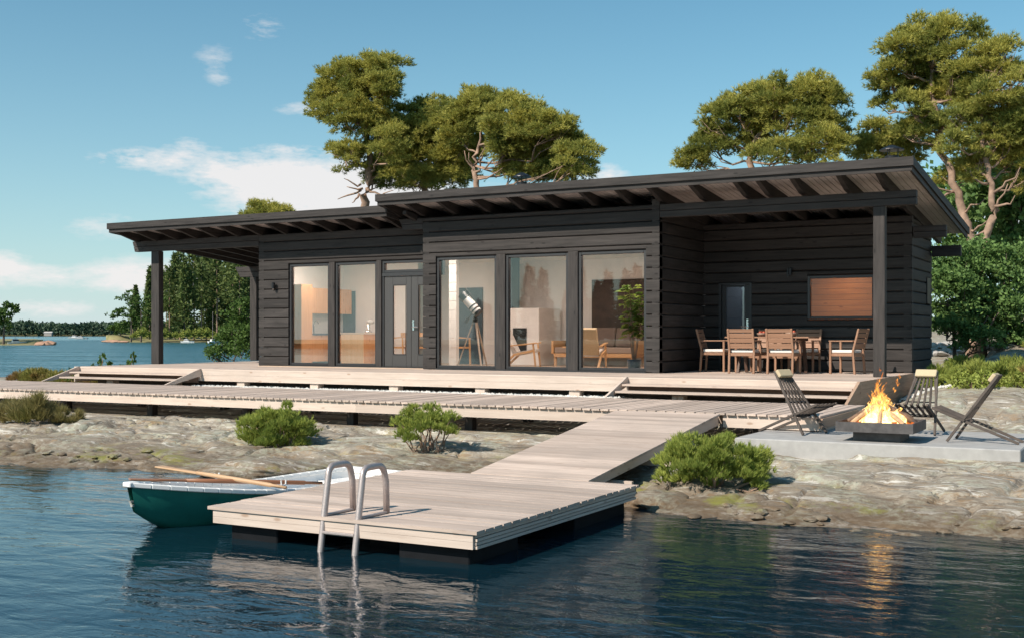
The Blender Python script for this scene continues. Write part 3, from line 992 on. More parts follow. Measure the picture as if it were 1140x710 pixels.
# ------------------------------------------------------------------ roofs
def make_roof(low, x0, x1, yf, yr, rafters, xw0, xw1, yw):
    z = lambda y: roof_z(0, y, low)
    T = 0.10
    m = MB()
    m.prism([(x0 + 0.03, yf + 0.03, z(yf) - T), (x0 + 0.03, yr, z(yr) - T), (x0 + 0.03, yr, z(yr) - 0.012), (x0 + 0.03, yf + 0.03, z(yf) - 0.012)],
            [(x1 - 0.03, yf + 0.03, z(yf) - T), (x1 - 0.03, yr, z(yr) - T), (x1 - 0.03, yr, z(yr) - 0.012), (x1 - 0.03, yf + 0.03, z(yf) - 0.012)])
    rf = m.build('roof', ROOFFELT, house)
    # soffit: boards running up the slope under the slab
    m = MB()
    x = x0 + 0.06
    while x < x1 - 0.06:
        xe = min(x + 0.105, x1 - 0.06)
        ya, yb = yf + 0.06, yr - 0.04
        m.prism([(x, ya, z(ya) - T - 0.022), (x, yb, z(yb) - T - 0.022), (x, yb, z(yb) - T - 0.003), (x, ya, z(ya) - T - 0.003)],
                [(xe, ya, z(ya) - T - 0.022), (xe, yb, z(yb) - T - 0.022), (xe, yb, z(yb) - T - 0.003), (xe, ya, z(ya) - T - 0.003)])
        x += 0.117
    m.build('soffit', SOFFIT, rf)
    # front fascia: upper board proud of a lower, set-back board
    m = MB()
    m.box(x0, x1, yf, yf + 0.028, z(yf) - 0.145, z(yf) + 0.01)
    m.build('fascia', STAIN[0], rf)
    m = MB()
    m.box(x0 + 0.03, x1 - 0.032, yf + 0.045, yf + 0.075, z(yf) - 0.235, z(yf) - 0.125)
    m.build('fascia', STAIN[0], rf)
    for xs, s in ((x1, -1), (x0, 1)):
        m = MB()
        a, b = yf + 0.029, yr + 0.02
        xa, xb = sorted((xs, xs + s * 0.028))
        m.prism([(xa, a, z(a) - 0.145), (xa, b, z(b) - 0.145), (xa, b, z(b) + 0.01), (xa, a, z(a) + 0.01)],
                [(xb, a, z(a) - 0.145), (xb, b, z(b) - 0.145), (xb, b, z(b) + 0.01), (xb, a, z(a) + 0.01)])
        m.build('fascia', STAIN[1], rf)
        m = MB()
        a, b = yf + 0.08, yr - 0.04
        xa, xb = sorted((xs + s * 0.033, xs + s * 0.062))
        m.prism([(xa, a, z(a) - 0.235), (xa, b, z(b) - 0.25), (xa, b, z(b) - 0.12), (xa, a, z(a) - 0.12)],
                [(xb, a, z(a) - 0.235), (xb, b, z(b) - 0.25), (xb, b, z(b) - 0.12), (xb, a, z(a) - 0.12)])
        m.build('fascia', STAIN[1], rf)
    # tapered rafters
    for x in rafters:
        a, b, c = yf + 0.08, yw, yr - 0.06
        lo = lambda y, d: z(y) - T - d
        m = MB()
        m.prism([(x, a, lo(a, 0.10)), (x, b, lo(b, 0.24)), (x, c, lo(c, 0.24)), (x, c, lo(c, 0.025)), (x, a, lo(a, 0.025))],
                [(x + 0.09, a, lo(a, 0.10)), (x + 0.09, b, lo(b, 0.24)), (x + 0.09, c, lo(c, 0.24)), (x + 0.09, c, lo(c, 0.025)), (x + 0.09, a, lo(a, 0.025))])
        m.build('rafter', STAIN[1], rf)
    return rf


RAF_R = [X_at(u, 21.0) for u in (419, 445, 481, 519, 559, 598, 640, 680, 716, 763, 812.6, 838, 876, 928, 972)]
RAF_L = [X_at(u, 21.3) for u in (122, 143, 166.6, 189, 212, 236, 261, 289, 315, 341, 367, 393, 419, 446)]
make_roof(False, -15.10, -3.66, 21.0, 28.0, RAF_R, XB, XC, YM)
make_roof(True, -23.86, -15.0, 21.3, 28.0, RAF_L, XA, XB, YL)


def roof_beam(p0, p1, z0, h, n=2, chamfer=0.0):
    """n stacked timbers along x, the free end cut at a slant when chamfer is set"""
    m = MB()
    for k in range(n):
        za, zb = z0 + h * k / n + 0.003, z0 + h * (k + 1) / n - 0.003
        ca = chamfer * (1 - (za - z0) / h)
        cb = chamfer * (1 - (zb - z0) / h)
        y0, y1 = p0[1], p0[1] + 0.15
        m.hexa([(p0[0] + ca, y0, za), (p1[0], y0, za), (p1[0], y1, za), (p0[0] + ca, y1, za),
                (p0[0] + cb, y0, zb), (p1[0], y0, zb), (p1[0], y1, zb), (p0[0] + cb, y1, zb)])
    return m.build('beam', STAIN[0], house, bevel=0.008)


roof_beam((XC + 0.003, YM), (-3.75, YM), 4.225, 0.27)
roof_beam((XD + 0.02, YT + 0.01), (-3.63, YT + 0.01), 3.83, 0.24)
roof_beam((XD + 0.02, YR - 0.16), (-3.66, YR - 0.16), 3.58, 0.24, 1)
roof_beam((-15.02, YM + 0.005), (XB - 0.003, YM + 0.005), 4.24, 0.26, 2, 0.12)
roof_beam((-23.9, YL), (XA - 0.003, YL), 4.075, 0.285, 2, 0.09)
roof_beam((-24.35, YR - 0.16), (XA - 0.003, YR - 0.16), 3.60, 0.32, 2, 0.22)
for x0, x1, y0, zt in ((-4.51, -4.30, YM + 0.005, 4.224), (-23.21, -22.93, YL + 0.005, 4.074), (-23.75, -23.5, YR - 0.16, 3.60)):
    m = MB()
    m.box(x0, x1, y0, y0 + 0.17, DZ, zt)
    m.build('post', STAIN[2], house, bevel=0.008)

# chimneys with caps
for cx, cy, zb, zt, r in ((-13.35, 24.6, 4.4, 5.54, 0.13), (-4.98, 26.0, 4.3, 5.74, 0.15)):
    m = MB()
    m.lathe([(r, zb), (r, zt), (r * 0.9, zt + 0.01)], (cx, cy, 0), 20)
    o = m.build('chimney', METAL_DARK, house, smooth=False)
    m = MB()
    m.lathe([(r * 1.75, zt + 0.13), (r * 1.7, zt + 0.15), (0.05, zt + 0.24), (0.01, zt + 0.245)], (cx, cy, 0), 20)
    for k in range(3):
        a = 2.1 * k
        m.tube([(cx + r * 0.85 * math.cos(a), cy + r * 0.85 * math.sin(a), zt - 0.02), (cx + r * 0.85 * math.cos(a), cy + r * 0.85 * math.sin(a), zt + 0.15)], 0.012, 6)
    m.build('chimney_cap', METAL_DARK, o)

# ------------------------------------------------------------------ terrace deck with two flights of steps
deck = empty('terrace_deck', (-13, 21, 0.4), 0, 'long pale timber deck in front of the black log walls, steps at both ends', 'deck')
X0, X1, YF = -23.05, -4.27, 19.6
PITCH = 0.15


def planks_x(m, x0, x1, y0, y1, z, t, gap=0.007, pitch=PITCH, split=True):
    y = y0
    while y < y1 - 0.03:
        ye = min(y + pitch - gap, y1)
        if split:
            xs = [x0]
            while xs[-1] < x1 - 4.6:
                xs.append(xs[-1] + random.uniform(3.0, 4.4))
            xs.append(x1)
            for a, b in zip(xs, xs[1:]):
                m.box(a + 0.001, b - 0.001, y, ye, z - t + random.uniform(-.001, .001), z + random.uniform(-.0015, .0015))
        else:
            m.box(x0 + random.uniform(-.006, .006), x1 + random.uniform(-.006, .006), y, ye, z - t, z + random.uniform(-.0015, .0015))
        y += pitch


m = MB()
planks_x(m, X0, X1, YF + 0.03, YL, DZ, 0.028)
planks_x(m, X0, XA - 0.003, YL + 0.005, YR + 0.4, DZ, 0.028)
planks_x(m, XC + 0.003, X1, YL + 0.005, YT - 0.003, DZ, 0.028)
m.build('decking', DECK[0], deck)
m = MB()
for k in range(2):
    m.box(X0, X1, YF, YF + 0.026, 0.842 + k * 0.132, 0.842 + k * 0.132 + 0.129)
m.box(X0, X1, YF - 0.004, YF + 0.028, DZ - 0.03, DZ - 0.001)
m.build('fascia', FASCIA[0], deck)
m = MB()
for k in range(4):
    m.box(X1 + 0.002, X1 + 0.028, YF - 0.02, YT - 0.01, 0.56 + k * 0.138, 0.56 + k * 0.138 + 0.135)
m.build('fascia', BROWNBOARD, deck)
m = MB()
m.box(X0 - 0.028, X0 - 0.002, YF, YR + 0.4, 0.745, DZ - 0.001)
m.build('fascia', FASCIA[1], deck)
x = -21.9
while x < X1:
    m = MB()
    m.box(x - 0.11, x + 0.11, YF + 0.04, YF + 0.24, 0.30, 0.84)
    m.build('deck_post', FASCIA[2], deck, bevel=0.005)
    x += 2.06
m = MB()
m.box(X0 + 0.1, X1 - 0.1, YF + 0.6, YF + 0.7, 0.5, 0.95)
m.box(X0 + 0.1, X1 - 0.1, YF + 2.0, YF + 2.1, 0.5, 0.95)
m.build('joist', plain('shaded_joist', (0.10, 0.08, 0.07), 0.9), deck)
# steps
for x0, x1, ys in ((-22.9, -18.93, 18.5), (-8.45, -4.27, 18.62)):
    st = MB()
    for k in (1, 2):
        z = DZ - 0.112 * k
        yc = YF - 0.30 * k - 0.02
        st.box(x0 + 0.05, x1 - 0.05, yc - 0.02, yc + 0.29, z - 0.034, z)
    o = st.build('step', DECK[0], deck)
    for xs in (x0, x1):
        m = MB()
        if xs > -5:                            # the open end is boarded in down to the boardwalk
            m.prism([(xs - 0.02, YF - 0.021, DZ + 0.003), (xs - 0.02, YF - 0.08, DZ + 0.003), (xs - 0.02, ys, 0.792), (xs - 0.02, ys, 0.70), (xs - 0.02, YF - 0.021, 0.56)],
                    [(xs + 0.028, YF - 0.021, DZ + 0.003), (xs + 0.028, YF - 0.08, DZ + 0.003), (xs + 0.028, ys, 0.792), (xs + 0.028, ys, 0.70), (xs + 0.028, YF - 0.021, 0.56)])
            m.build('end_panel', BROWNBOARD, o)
            continue
        m.prism([(xs - 0.02, YF + 0.0, DZ + 0.003), (xs - 0.02, YF - 0.05, DZ + 0.003), (xs - 0.02, ys, 0.792), (xs - 0.02, ys + 0.26, 0.792), (xs - 0.02, YF, 0.955)],
                [(xs + 0.025, YF + 0.0, DZ + 0.003), (xs + 0.025, YF - 0.05, DZ + 0.003), (xs + 0.025, ys, 0.792), (xs + 0.025, ys + 0.26, 0.792), (xs + 0.025, YF, 0.955)])
        m.build('stringer', FASCIA[1], o)
    m = MB()
    m.box(x0 + 0.05, x1 - 0.05, YF - 0.045, YF - 0.02, 0.80, 0.96)
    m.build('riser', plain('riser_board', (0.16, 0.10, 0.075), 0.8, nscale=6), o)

# ------------------------------------------------------------------ boardwalk, gangway, jetty
walk = empty('boardwalk', (-15, 17, 0.4), 0, 'long boardwalk of cross-laid pale planks below the deck, over the granite', 'boardwalk')
WZ, WF, WB2, WX1 = 0.78, 15.86, 18.62, -3.97
m = MB()
x = WX1
while x > -31:
    m.box(x - PITCH + 0.022, x, WF - 0.045 + random.uniform(-.006, .006), WB2, WZ - 0.028, WZ + random.uniform(-.002, .002))
    x -= PITCH
m.build('decking', DECK[1], walk)
m = MB()
for (a, b) in ((-31, -26.2), (-26.2, -21.4), (-21.4, -16.6), (-16.6, -11.8), (-11.8, -7.0), (-5.36, WX1)):
    m.box(a + 0.001, b - 0.001, WF, WF + 0.045, WZ - 0.205, WZ - 0.031)
m.build('fascia', FASCIA[0], walk)
m = MB()
m.box(WX1 - 0.044, WX1 - 0.002, WF + 0.046, WB2, WZ - 0.225, WZ - 0.031)
m.build('fascia', FASCIA[1], walk)
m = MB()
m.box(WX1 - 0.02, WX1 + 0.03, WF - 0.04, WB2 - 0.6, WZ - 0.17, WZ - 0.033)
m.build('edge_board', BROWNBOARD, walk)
for yy in (16.7, 17.7, 18.45):
    m = MB()
    m.box(-31, WX1 - 0.06, yy, yy + 0.05, WZ - 0.22, WZ - 0.031)
    m.build('joist', FASCIA[0], walk)
x = -29.0
while x < -5:
    for yy in (16.3, 18.3):
        m = MB()
        m.box(x - 0.07, x + 0.07, yy - 0.07, yy + 0.07, 0.0, WZ - 0.03)
        m.build('support_post', STAIN[2], walk)
    x += 2.4

gang = empty('gangway', (-6.1, 13.6, 0.3), 0, 'sloping plank gangway joining the boardwalk and the floating jetty', 'gangway')
GY0, GY1, GZ0, GZ1 = 11.41, WF - 0.05, 0.305, WZ - 0.004


def gz(y):
    return GZ0 + (GZ1 - GZ0) * (y - GY0) / (GY1 - GY0)


def gxl(y):
    return -6.86 - 0.12 * (y - GY0) / (GY1 - GY0)


m = MB()
y = GY0
while y < GY1 - 0.05:
    ye = y + PITCH - 0.006
    xl, xr = gxl(y), -5.37
    m.hexa([(xl, y, gz(y) - 0.028), (xr, y, gz(y) - 0.028), (xr, ye, gz(ye) - 0.028), (xl, ye, gz(ye) - 0.028),
            (xl, y, gz(y)), (xr, y, gz(y)), (xr, ye, gz(ye)), (xl, ye, gz(ye))])
    y += PITCH
m.build('decking', DECK[0], gang)
for xs in (-6.80, -6.1, -5.43):
    m = MB()
    m.prism([(xs - 0.022, GY0 + 0.05, gz(GY0) - 0.12), (xs - 0.022, GY1, gz(GY1) - 0.17), (xs - 0.022, GY1, gz(GY1) - 0.03), (xs - 0.022, GY0 + 0.05, gz(GY0) - 0.03)],
            [(xs + 0.022, GY0 + 0.05, gz(GY0) - 0.12), (xs + 0.022, GY1, gz(GY1) - 0.17), (xs + 0.022, GY1, gz(GY1) - 0.03), (xs + 0.022, GY0 + 0.05, gz(GY0) - 0.03)])
    m.build('stringer', FASCIA[1], gang)
for yy in (12.2, 13.4, 14.6):
    m = MB()
    m.box(-6.9, -5.2, yy, yy + 0.05, gz(yy) - 0.25, gz(yy) - 0.172)
    m.build('cross_bearer', FASCIA[0], gang)

jetty = empty('jetty', (-6.2, 9.7, 0.0), 0, 'square floating jetty of pale planks on dark floats at the water', 'jetty')
JX0, JX1, JY0, JY1, JZ = -7.68, -4.78, 8.04, 11.40, 0.30
m = MB()
planks_x(m, JX0, JX1, JY0, JY1, JZ, 0.028, gap=0.017, split=False)
m.build('decking', DECK[0], jetty)
for k in range(2):
    m = MB()
    m.box(JX0 + 0.05, JX1 - 0.046, JY0 + 0.018, JY0 + 0.048, 0.148 + k * 0.062, 0.148 + k * 0.062 + 0.060)
    m.build('fascia', FASCIA[0], jetty)
m = MB()
for k in range(4):                            # ribbed side board
    z = 0.148 + k * 0.031
    m.box(JX1 - 0.045 - 0.008 * (k % 2), JX1 - 0.02 - 0.008 * (k % 2), JY0 + 0.045, JY1 - 0.02, z, z + 0.024)
m.box(JX1 - 0.07, JX1 - 0.046, JY0 + 0.05, JY1 - 0.03, 0.148, 0.272)
m.build('fascia', FASCIA[1], jetty)
m = MB()
m.box(JX0 + 0.03, JX0 + 0.06, JY0 + 0.076, JY1 - 0.02, 0.148, 0.272)
m.box(JX0 + 0.061, JX1 - 0.071, JY1 - 0.05, JY1 - 0.02, 0.148, 0.272)
m.build('fascia', FASCIA[1], jetty)
for x0, x1, y0, y1 in ((-7.5, -6.95, JY0 + 0.12, 9.6), (-5.62, -4.92, JY0 + 0.12, 9.0), (-5.62, -4.9, 10.1, 11.3), (-7.5, -6.95, 10.1, 11.3)):
    m = MB()
    m.box(x0, x1, y0, y1, -0.22, 0.147)
    m.build('float', FLOATMAT, jetty, bevel=0.01)

# ------------------------------------------------------------------ swim ladder at the jetty edge
lad = empty('swim_ladder', (-6.15, 8.1, 0.3), 0, 'steel bathing ladder with two hooped rails on the jetty edge', 'ladder')
for xr in (-6.355, -5.985):
    zt = 0.735
    pts = [(xr, 8.50, 0.305), (xr, 8.49, zt - 0.16)]
    for k in range(1, 6):
        a = math.pi / 2 * k / 5
        pts.append((xr, 8.49 - 0.10 * (1 - math.cos(a)) - 0.02, zt - 0.10 + 0.10 * math.sin(a)))
    pts.append((xr, 8.25, zt))
    for k in range(1, 6):
        a = math.pi / 2 * k / 5
        pts.append((xr, 8.22 - 0.08 * math.sin(a), zt - 0.08 * (1 - math.cos(a))))
    pts += [(xr, 8.09, 0.36), (xr, 8.035, 0.02), (xr, 7.97, -0.45)]
    m = MB()
    m.tube(pts, 0.029, 12)
    m.build('rail', STEEL, lad, smooth=True)
    m = MB()
    m.box(xr - 0.022, xr + 0.022, 8.06, 8.50, 0.302, 0.320)
    m.build('foot_plate', STEEL, lad, bevel=0.004)
for zr in (0.17, -0.10):
    yr_ = 8.06 + (zr - 0.17) * 0.16
    m = MB()
    m.box(-6.34, -6.0, yr_ - 0.03, yr_ + 0.05, zr - 0.012, zr + 0.012)
    m.build('rung', STEEL, lad, bevel=0.004)

# ------------------------------------------------------------------ concrete slab of the fire place
m = MB()
m.box(-4.74, -1.34, 14.48, 16.95, 0.05, 0.56)
tag(m.build('patio_slab', CONCRETE, bevel=0.012), 'grey concrete slab under the fire pit and folding chairs', 'slab', kind='structure')

# ------------------------------------------------------------------ rowing boat and oars
def make_boat():
    b = empty('rowing_boat', (-8.15, 11.35, 0), math.atan2(-1, -0.13) , 'green rowing boat with white rim moored along the jetty', 'boat')
    L = 3.34                                   # local +x points to the bow
    N = 26

    def beam_(t):                              # t 0 stern .. 1 bow
        return 0.50 * (1 - 0.22 * (1 - min(1, t / 0.35)) ** 2) * (1 - max(0.0, (t - 0.45) / 0.55) ** 3.0) + 0.035

    def sheer(t):
        return 0.225 + 0.235 * max(0.0, (t - 0.35) / 0.65) ** 1.7 + 0.05 * (1 - t) ** 2

    def keel(t):
        return -0.16 + 0.34 * max(0.0, (t - 0.72) / 0.28) ** 2.4

    def rake(t, z):
        return 0.10 * max(0.0, (t - 0.8) / 0.2) * (z / 0.45)

    M_ = 9
    vs, vi = [], []
    for i in range(N + 1):
        t = i / N
        bw, zs, zk = beam_(t), sheer(t), keel(t)
        rowo, rowi = [], []
        for k in range(2 * M_ + 1):
            s = (k - M_) / M_
            a = abs(s)
            yy = bw * (math.sin(a * math.pi / 2) ** 0.62) * (0.86 + 0.14 * a) * (1 if s >= 0 else -1)
            zz = zk + (zs - zk) * (1 - math.cos(a * math.pi / 2)) ** 0.86
            rowo.append((t * L + rake(t, zz), yy, zz))
            zi = max(zz, 0.07)
            yi = yy * max(0.0, (bw - 0.03) / bw)
            rowi.append((t * L * 0.985 + 0.02 + rake(t, zi), yi, zi if a < 0.98 else zz - 0.002))
        vs.append(rowo)
        vi.append(rowi)
    W_ = 2 * M_ + 1

    def skin(rows, flip):
        m = MB()
        V = [p for r in rows for p in r]
        F = []
        for i in range(N):
            for k in range(W_ - 1):
                q = (i * W_ + k, i * W_ + k + 1, (i + 1) * W_ + k + 1, (i + 1) * W_ + k)
                F.append(q[::-1] if flip else q)
        F.append(tuple(range(W_)) if flip else tuple(range(W_ - 1, -1, -1)))
        m._add(V, F)
        return m
    skin(vs, False).build('hull', BOATGREEN, b, smooth=True, world=False)
    skin(vi, True).build('inner_hull', WHITEPAINT, b, smooth=False, world=False)
    m = MB()
    for side in (0, W_ - 1):
        sg = -1 if side == 0 else 1
        prev = None
        for i in range(N + 1):
            p = Vector(vs[i][side])
            cur = [(p.x, p.y - sg * 0.05, p.z - 0.028), (p.x, p.y + sg * 0.022, p.z - 0.032), (p.x, p.y + sg * 0.022, p.z + 0.016), (p.x, p.y - sg * 0.05, p.z + 0.018)]
            if prev:
                m.hexa([prev[0], prev[1], cur[1], cur[0], prev[3], prev[2], cur[2], cur[3]])
            prev = cur
    ps = vs[0]
    m.box(-0.02, 0.04, ps[0][1], ps[-1][1], ps[0][2] - 0.06, ps[0][2] + 0.016)
    m.box(L + 0.02, L + 0.13, -0.06, 0.06, sheer(1) - 0.03, sheer(1) + 0.018)
    m.build('gunwale', WHITEPAINT, b, bevel=0.008, world=False)
    for xx, wd in ((0.28, 0.5), (1.55, 0.24), (2.55, 0.22)):
        t = xx / L
        m = MB()
        m.box(xx - wd / 2, xx + wd / 2, -beam_(t) * 0.93, beam_(t) * 0.93, 0.135, 0.165)
        m.build('bench', WHITEPAINT, b, bevel=0.006, world=False)
    m = MB()                                   # moulded buoyancy box under the middle bench
    m.box(1.45, 1.65, -0.40, 0.40, 0.072, 0.134)
    m.build('bench_box', WHITEPAINT, b, world=False)
    for sg in (1, -1):
        t = 1.95 / L
        m = MB()
        p = (1.95, sg * (beam_(t) + 0.0), sheer(t) + 0.015)
        m.tube([(p[0], p[1], p[2]), (p[0], p[1], p[2] + 0.035)], 0.012, 8)
        for q in (-1, 1):
            m.tube([(p[0], p[1], p[2] + 0.035), (p[0] + q * 0.03, p[1], p[2] + 0.05), (p[0] + q * 0.032, p[1], p[2] + 0.095)], 0.009, 8)
        m.build('oarlock', WHITEPAINT, b, world=False)
    m = MB()
    m.tube([(L + 0.03, 0, 0.28), (L + 0.10, 0.02, 0.29), (L + 0.09, 0.03, 0.25), (L + 0.03, 0.0, 0.245)], 0.012, 6)
    m.build('bow_rope', ROPE, b, world=False)
    return b


make_boat()


def oar(loc, aim, mtl, label, L=2.35):
    o = empty('oar', loc, 0, label, 'oar', 'oars shipped in the rowing boat')
    m = MB()
    m.tube([(0, 0, 0), (0.18, 0, 0), (0.2, 0, 0), (L * 0.55, 0, 0), (L - 0.55, 0, 0)], [0.016, 0.016, 0.023, 0.024, 0.018], 10)
    m.build('shaft', mtl, o, smooth=True, world=False)
    m = MB()
    m.hexa([(L - 0.56, -0.02, -0.012), (L, -0.06, -0.008), (L, 0.06, -0.008), (L - 0.56, 0.02, -0.012),
            (L - 0.56, -0.02, 0.012), (L, -0.06, 0.008), (L, 0.06, 0.008), (L - 0.56, 0.02, 0.012)])
    m.build('blade', mtl, o, bevel=0.005, world=False)
    d = (Vector(aim) - Vector(loc)).normalized()
    o.rotation_euler = d.to_track_quat('X', 'Z').to_euler()
    return o


oar((-7.72, 9.20, 0.335), (-9.50, 9.16, 0.46), OARWOOD, 'light wooden oar lying across the boat, its blade out over the water', 1.75)
oar((-7.85, 9.95, 0.29), (-9.02, 8.30, 0.44), OARDARK, 'dark varnished oar lying slantwise over the boat, blade by the bow', 2.0)

# ------------------------------------------------------------------ fire pit, wood, fire
SZ = 0.56
pit = empty('fire_pit', (-3.02, 15.10, SZ), 0.0, 'square dark steel fire bowl on a narrow base, fire burning in it', 'fire pit')
m = MB()
m.box(-0.29, 0.29, -0.29, 0.29, 0, 0.12)
m.build('base', PITSTEEL, pit, bevel=0.006, world=False)
m = MB()
h0, h1, a = 0.122, 0.245, 0.465
m.box(-a, a, -a, -a + 0.02, h0, h1)
m.box(-a, a, a - 0.02, a, h0, h1)
m.box(-a, -a + 0.02, -a + 0.0205, a - 0.0205, h0, h1)
m.box(a - 0.02, a, -a + 0.0205, a - 0.0205, h0, h1)
m.box(-a + 0.0205, a - 0.0205, -a + 0.0205, a - 0.0205, h0, h0 + 0.02)
m.build('bowl', PITSTEEL, pit, world=False)
m = MB()
rr = random.Random(3)
for k in range(70):
    x, y = rr.uniform(-.38, .38), rr.uniform(-.38, .38)
    s = rr.uniform(.025, .05)
    m.bar((x - s, y, 0.16 + rr.uniform(0, .05)), (x + s, y + rr.uniform(-s, s), 0.17 + rr.uniform(0, .05)), s, s)
tag(m.build('ember_bed', EMBER), None)
eb = bpy.data.objects['ember_bed']
eb.parent = pit
LOGM = plain('firewood_bark', (0.17, 0.105, 0.07), 0.9, nscale=14, namp=0.5, bump=0.5)
LOGL = plain('split_wood', (0.50, 0.31, 0.17), 0.8, nscale=16, namp=0.35, bump=0.3)
logs = [((-.40, -.05, .27), (-.02, .05, .52), .035, LOGM, 'bark covered log leaning in from the west side of the fire'),
        ((-.30, -.30, .27), (.02, .0, .55), .03, LOGL, 'pale split log leaning up from the front west corner of the fire bowl'),
        ((.36, .08, .30), (.0, .0, .50), .045, LOGM, 'thick dark log leaning in from the east side of the fire'),
        ((.33, -.28, .27), (-.05, .03, .50), .03, LOGL, 'pale split log leaning up from the front east corner of the fire bowl'),
        ((.05, -.37, .26), (.0, .05, .53), .028, LOGL, 'pale split log standing in the middle front of the fire'),
        ((-.15, .38, .27), (.02, .02, .50), .04, LOGM, 'dark log leaning in from the rear of the fire bowl'),
        ((.25, .34, .27), (.0, .04, .52), .035, LOGM, 'thin dark log at the rear east corner of the fire bowl')]
for p0, p1, r, mt, lb in logs:
    o = empty('firewood_log', pit.location, 0)
    bpy.data.objects.remove(o)
    m = MB()
    P0, P1 = Vector(p0), Vector(p1)
    m.tube([P0, P0.lerp(P1, .33) + Vector((0, 0, .006)), P0.lerp(P1, .66), P1], [r, r * 1.06, r * .98, r * .9], 7)
    o = m.build('firewood_log', mt)
    o.location = pit.location + Vector((0, 0, -.05))
    tag(o, lb, 'firewood', 'logs burning in the fire bowl')


def flames():
    m = MB()
    rr = random.Random(11)
    spec = []
    for k in range(46):
        q, an = math.sqrt(rr.random()) * .30, rr.uniform(0, 6.283)
        x, y = q * math.cos(an), q * math.sin(an)
        h = (0.60 - 1.45 * q) * rr.uniform(.45, 1.12) + .08
        spec.append((x, y, rr.uniform(.022, .05), max(.10, h)))
    spec += [(-.03, -.05, .05, .68), (.05, .03, .05, .55)]
    for x, y, r, h in spec:
        pts, rad = [], []
        ph, tw = rr.uniform(0, 6), rr.uniform(3, 6)
        for k in range(10):
            t = k / 9
            pts.append((x * (1 - .35 * t) + .05 * t * math.sin(ph + tw * t * 2), y * (1 - .35 * t) + .04 * t * math.cos(ph + tw * t * 2), .02 + h * t))
            rad.append(r * (0.55 + 0.45 * math.sin(min(1, t * 3) * math.pi / 2)) * (1 - t) ** 0.8 + 0.002)
        m.tube(pts, rad, 8)
    for x, y, z, s in ((.20, -.02, .56, .026), (.16, -.01, .47, .02), (-.02, 0, .72, .016), (.22, 0, .64, .016)):
        m.tube([(x, y, z - s * 1.6), (x + .01, y, z - s * .3), (x - .012, y, z + s), (x + .004, y, z + s * 2.4)], [.003, s * .8, s * .6, .002], 7)
    o = m.build('campfire_flames', FLAME, smooth=True)
    o.location = (pit.location.x, pit.location.y, SZ + 0.16)
    tag(o, 'tall orange and yellow flames rising from the steel fire bowl', 'fire')


flames()


# ------------------------------------------------------------------ folding slat chairs round the fire
def make_folding_chair():
    c = empty('folding_chair', (0, 0, 0), 0, 'x', 'chair', 'folding slat chairs round the fire pit')
    # local +x is forward
    A0, A1 = Vector((-.34, 0, .87)), Vector((.26, 0, 0.0))      # back slats run on down as the front legs
    B0, B1 = Vector((.46, 0, .43)), Vector((-.60, 0, 0.0))      # seat slats run on back as the rear legs
    nrmA = (A1 - A0).cross(Vector((0, 1, 0)))
    n = 6
    m = MB()
    for k in range(n):
        s = (k - (n - 1) / 2) / ((n - 1) / 2)
        top = A0 + Vector((0, s * .105, 0))
        end = A0.lerp(A1, .66) + Vector((0, s * .235, 0))
        m.bar(top, end, .030, .020, nrmA)
    m.build('backrest', GREYWOOD[2], c, bevel=0.003, world=False)
    for s in (-1, 1):
        m = MB()
        m.bar(A0 + Vector((0, s * .135, 0)), A1 + Vector((0, s * .27, 0)), .030, .034, nrmA)
        m.build('front_leg', GREYWOOD[2], c, bevel=0.003, world=False)
        m = MB()
        m.bar(B0 + Vector((0, s * .225, 0)), B1 + Vector((0, s * .16, 0)), .030, .034, (0, 0, 1))
        m.build('rear_leg', GREYWOOD[0], c, bevel=0.003, world=False)
    m = MB()
    for k in range(n - 1):
        s = (k - (n - 2) / 2) / ((n - 2) / 2)
        m.bar(B0 + Vector((0, s * .175, 0)), B0.lerp(B1, .44) + Vector((0, s * .15, 0)), .032, .022, (0, 0, 1))
    m.build('seat', GREYWOOD[0], c, bevel=0.003, world=False)
    m = MB()
    for t, wd in ((.50, .20), (.70, .25)):
        p = A0.lerp(A1, t)
        m.tube([p + Vector((0, -wd, 0)), p + Vector((0, wd, 0))], .010, 8)
    for t, wd in ((.06, .22), (.40, .19)):
        p = B0.lerp(B1, t) - Vector((0, 0, .022))
        m.tube([p + Vector((0, -wd, 0)), p + Vector((0, wd, 0))], .010, 8)
    m.build('cross_rod', METAL_DARK, c, world=False)
    m = MB()
    p, q = A0 + Vector((.035, 0, .015)), A0.lerp(A1, .11) + Vector((.040, 0, .012))
    m.bar(p, q, .30, .055, nrmA)
    m.build('headrest_pad', BEIGEPAD, c, bevel=0.016, seg=3, world=False)
    return c


fc = make_folding_chair()
CS = .945
put(fc, True, (-4.17, 15.52, SZ + .012), R(-22), 'folding slat chair beside the end of the boardwalk, facing the fire from the side', CS)
put(fc, False, (-1.98, 15.38, SZ + .012), R(176), 'folding slat chair alone on the outer end of the slab, seen side on', CS)
put(fc, False, (-2.74, 16.25, SZ + .012), R(-97), 'folding slat chair behind the flames, facing the water', CS)


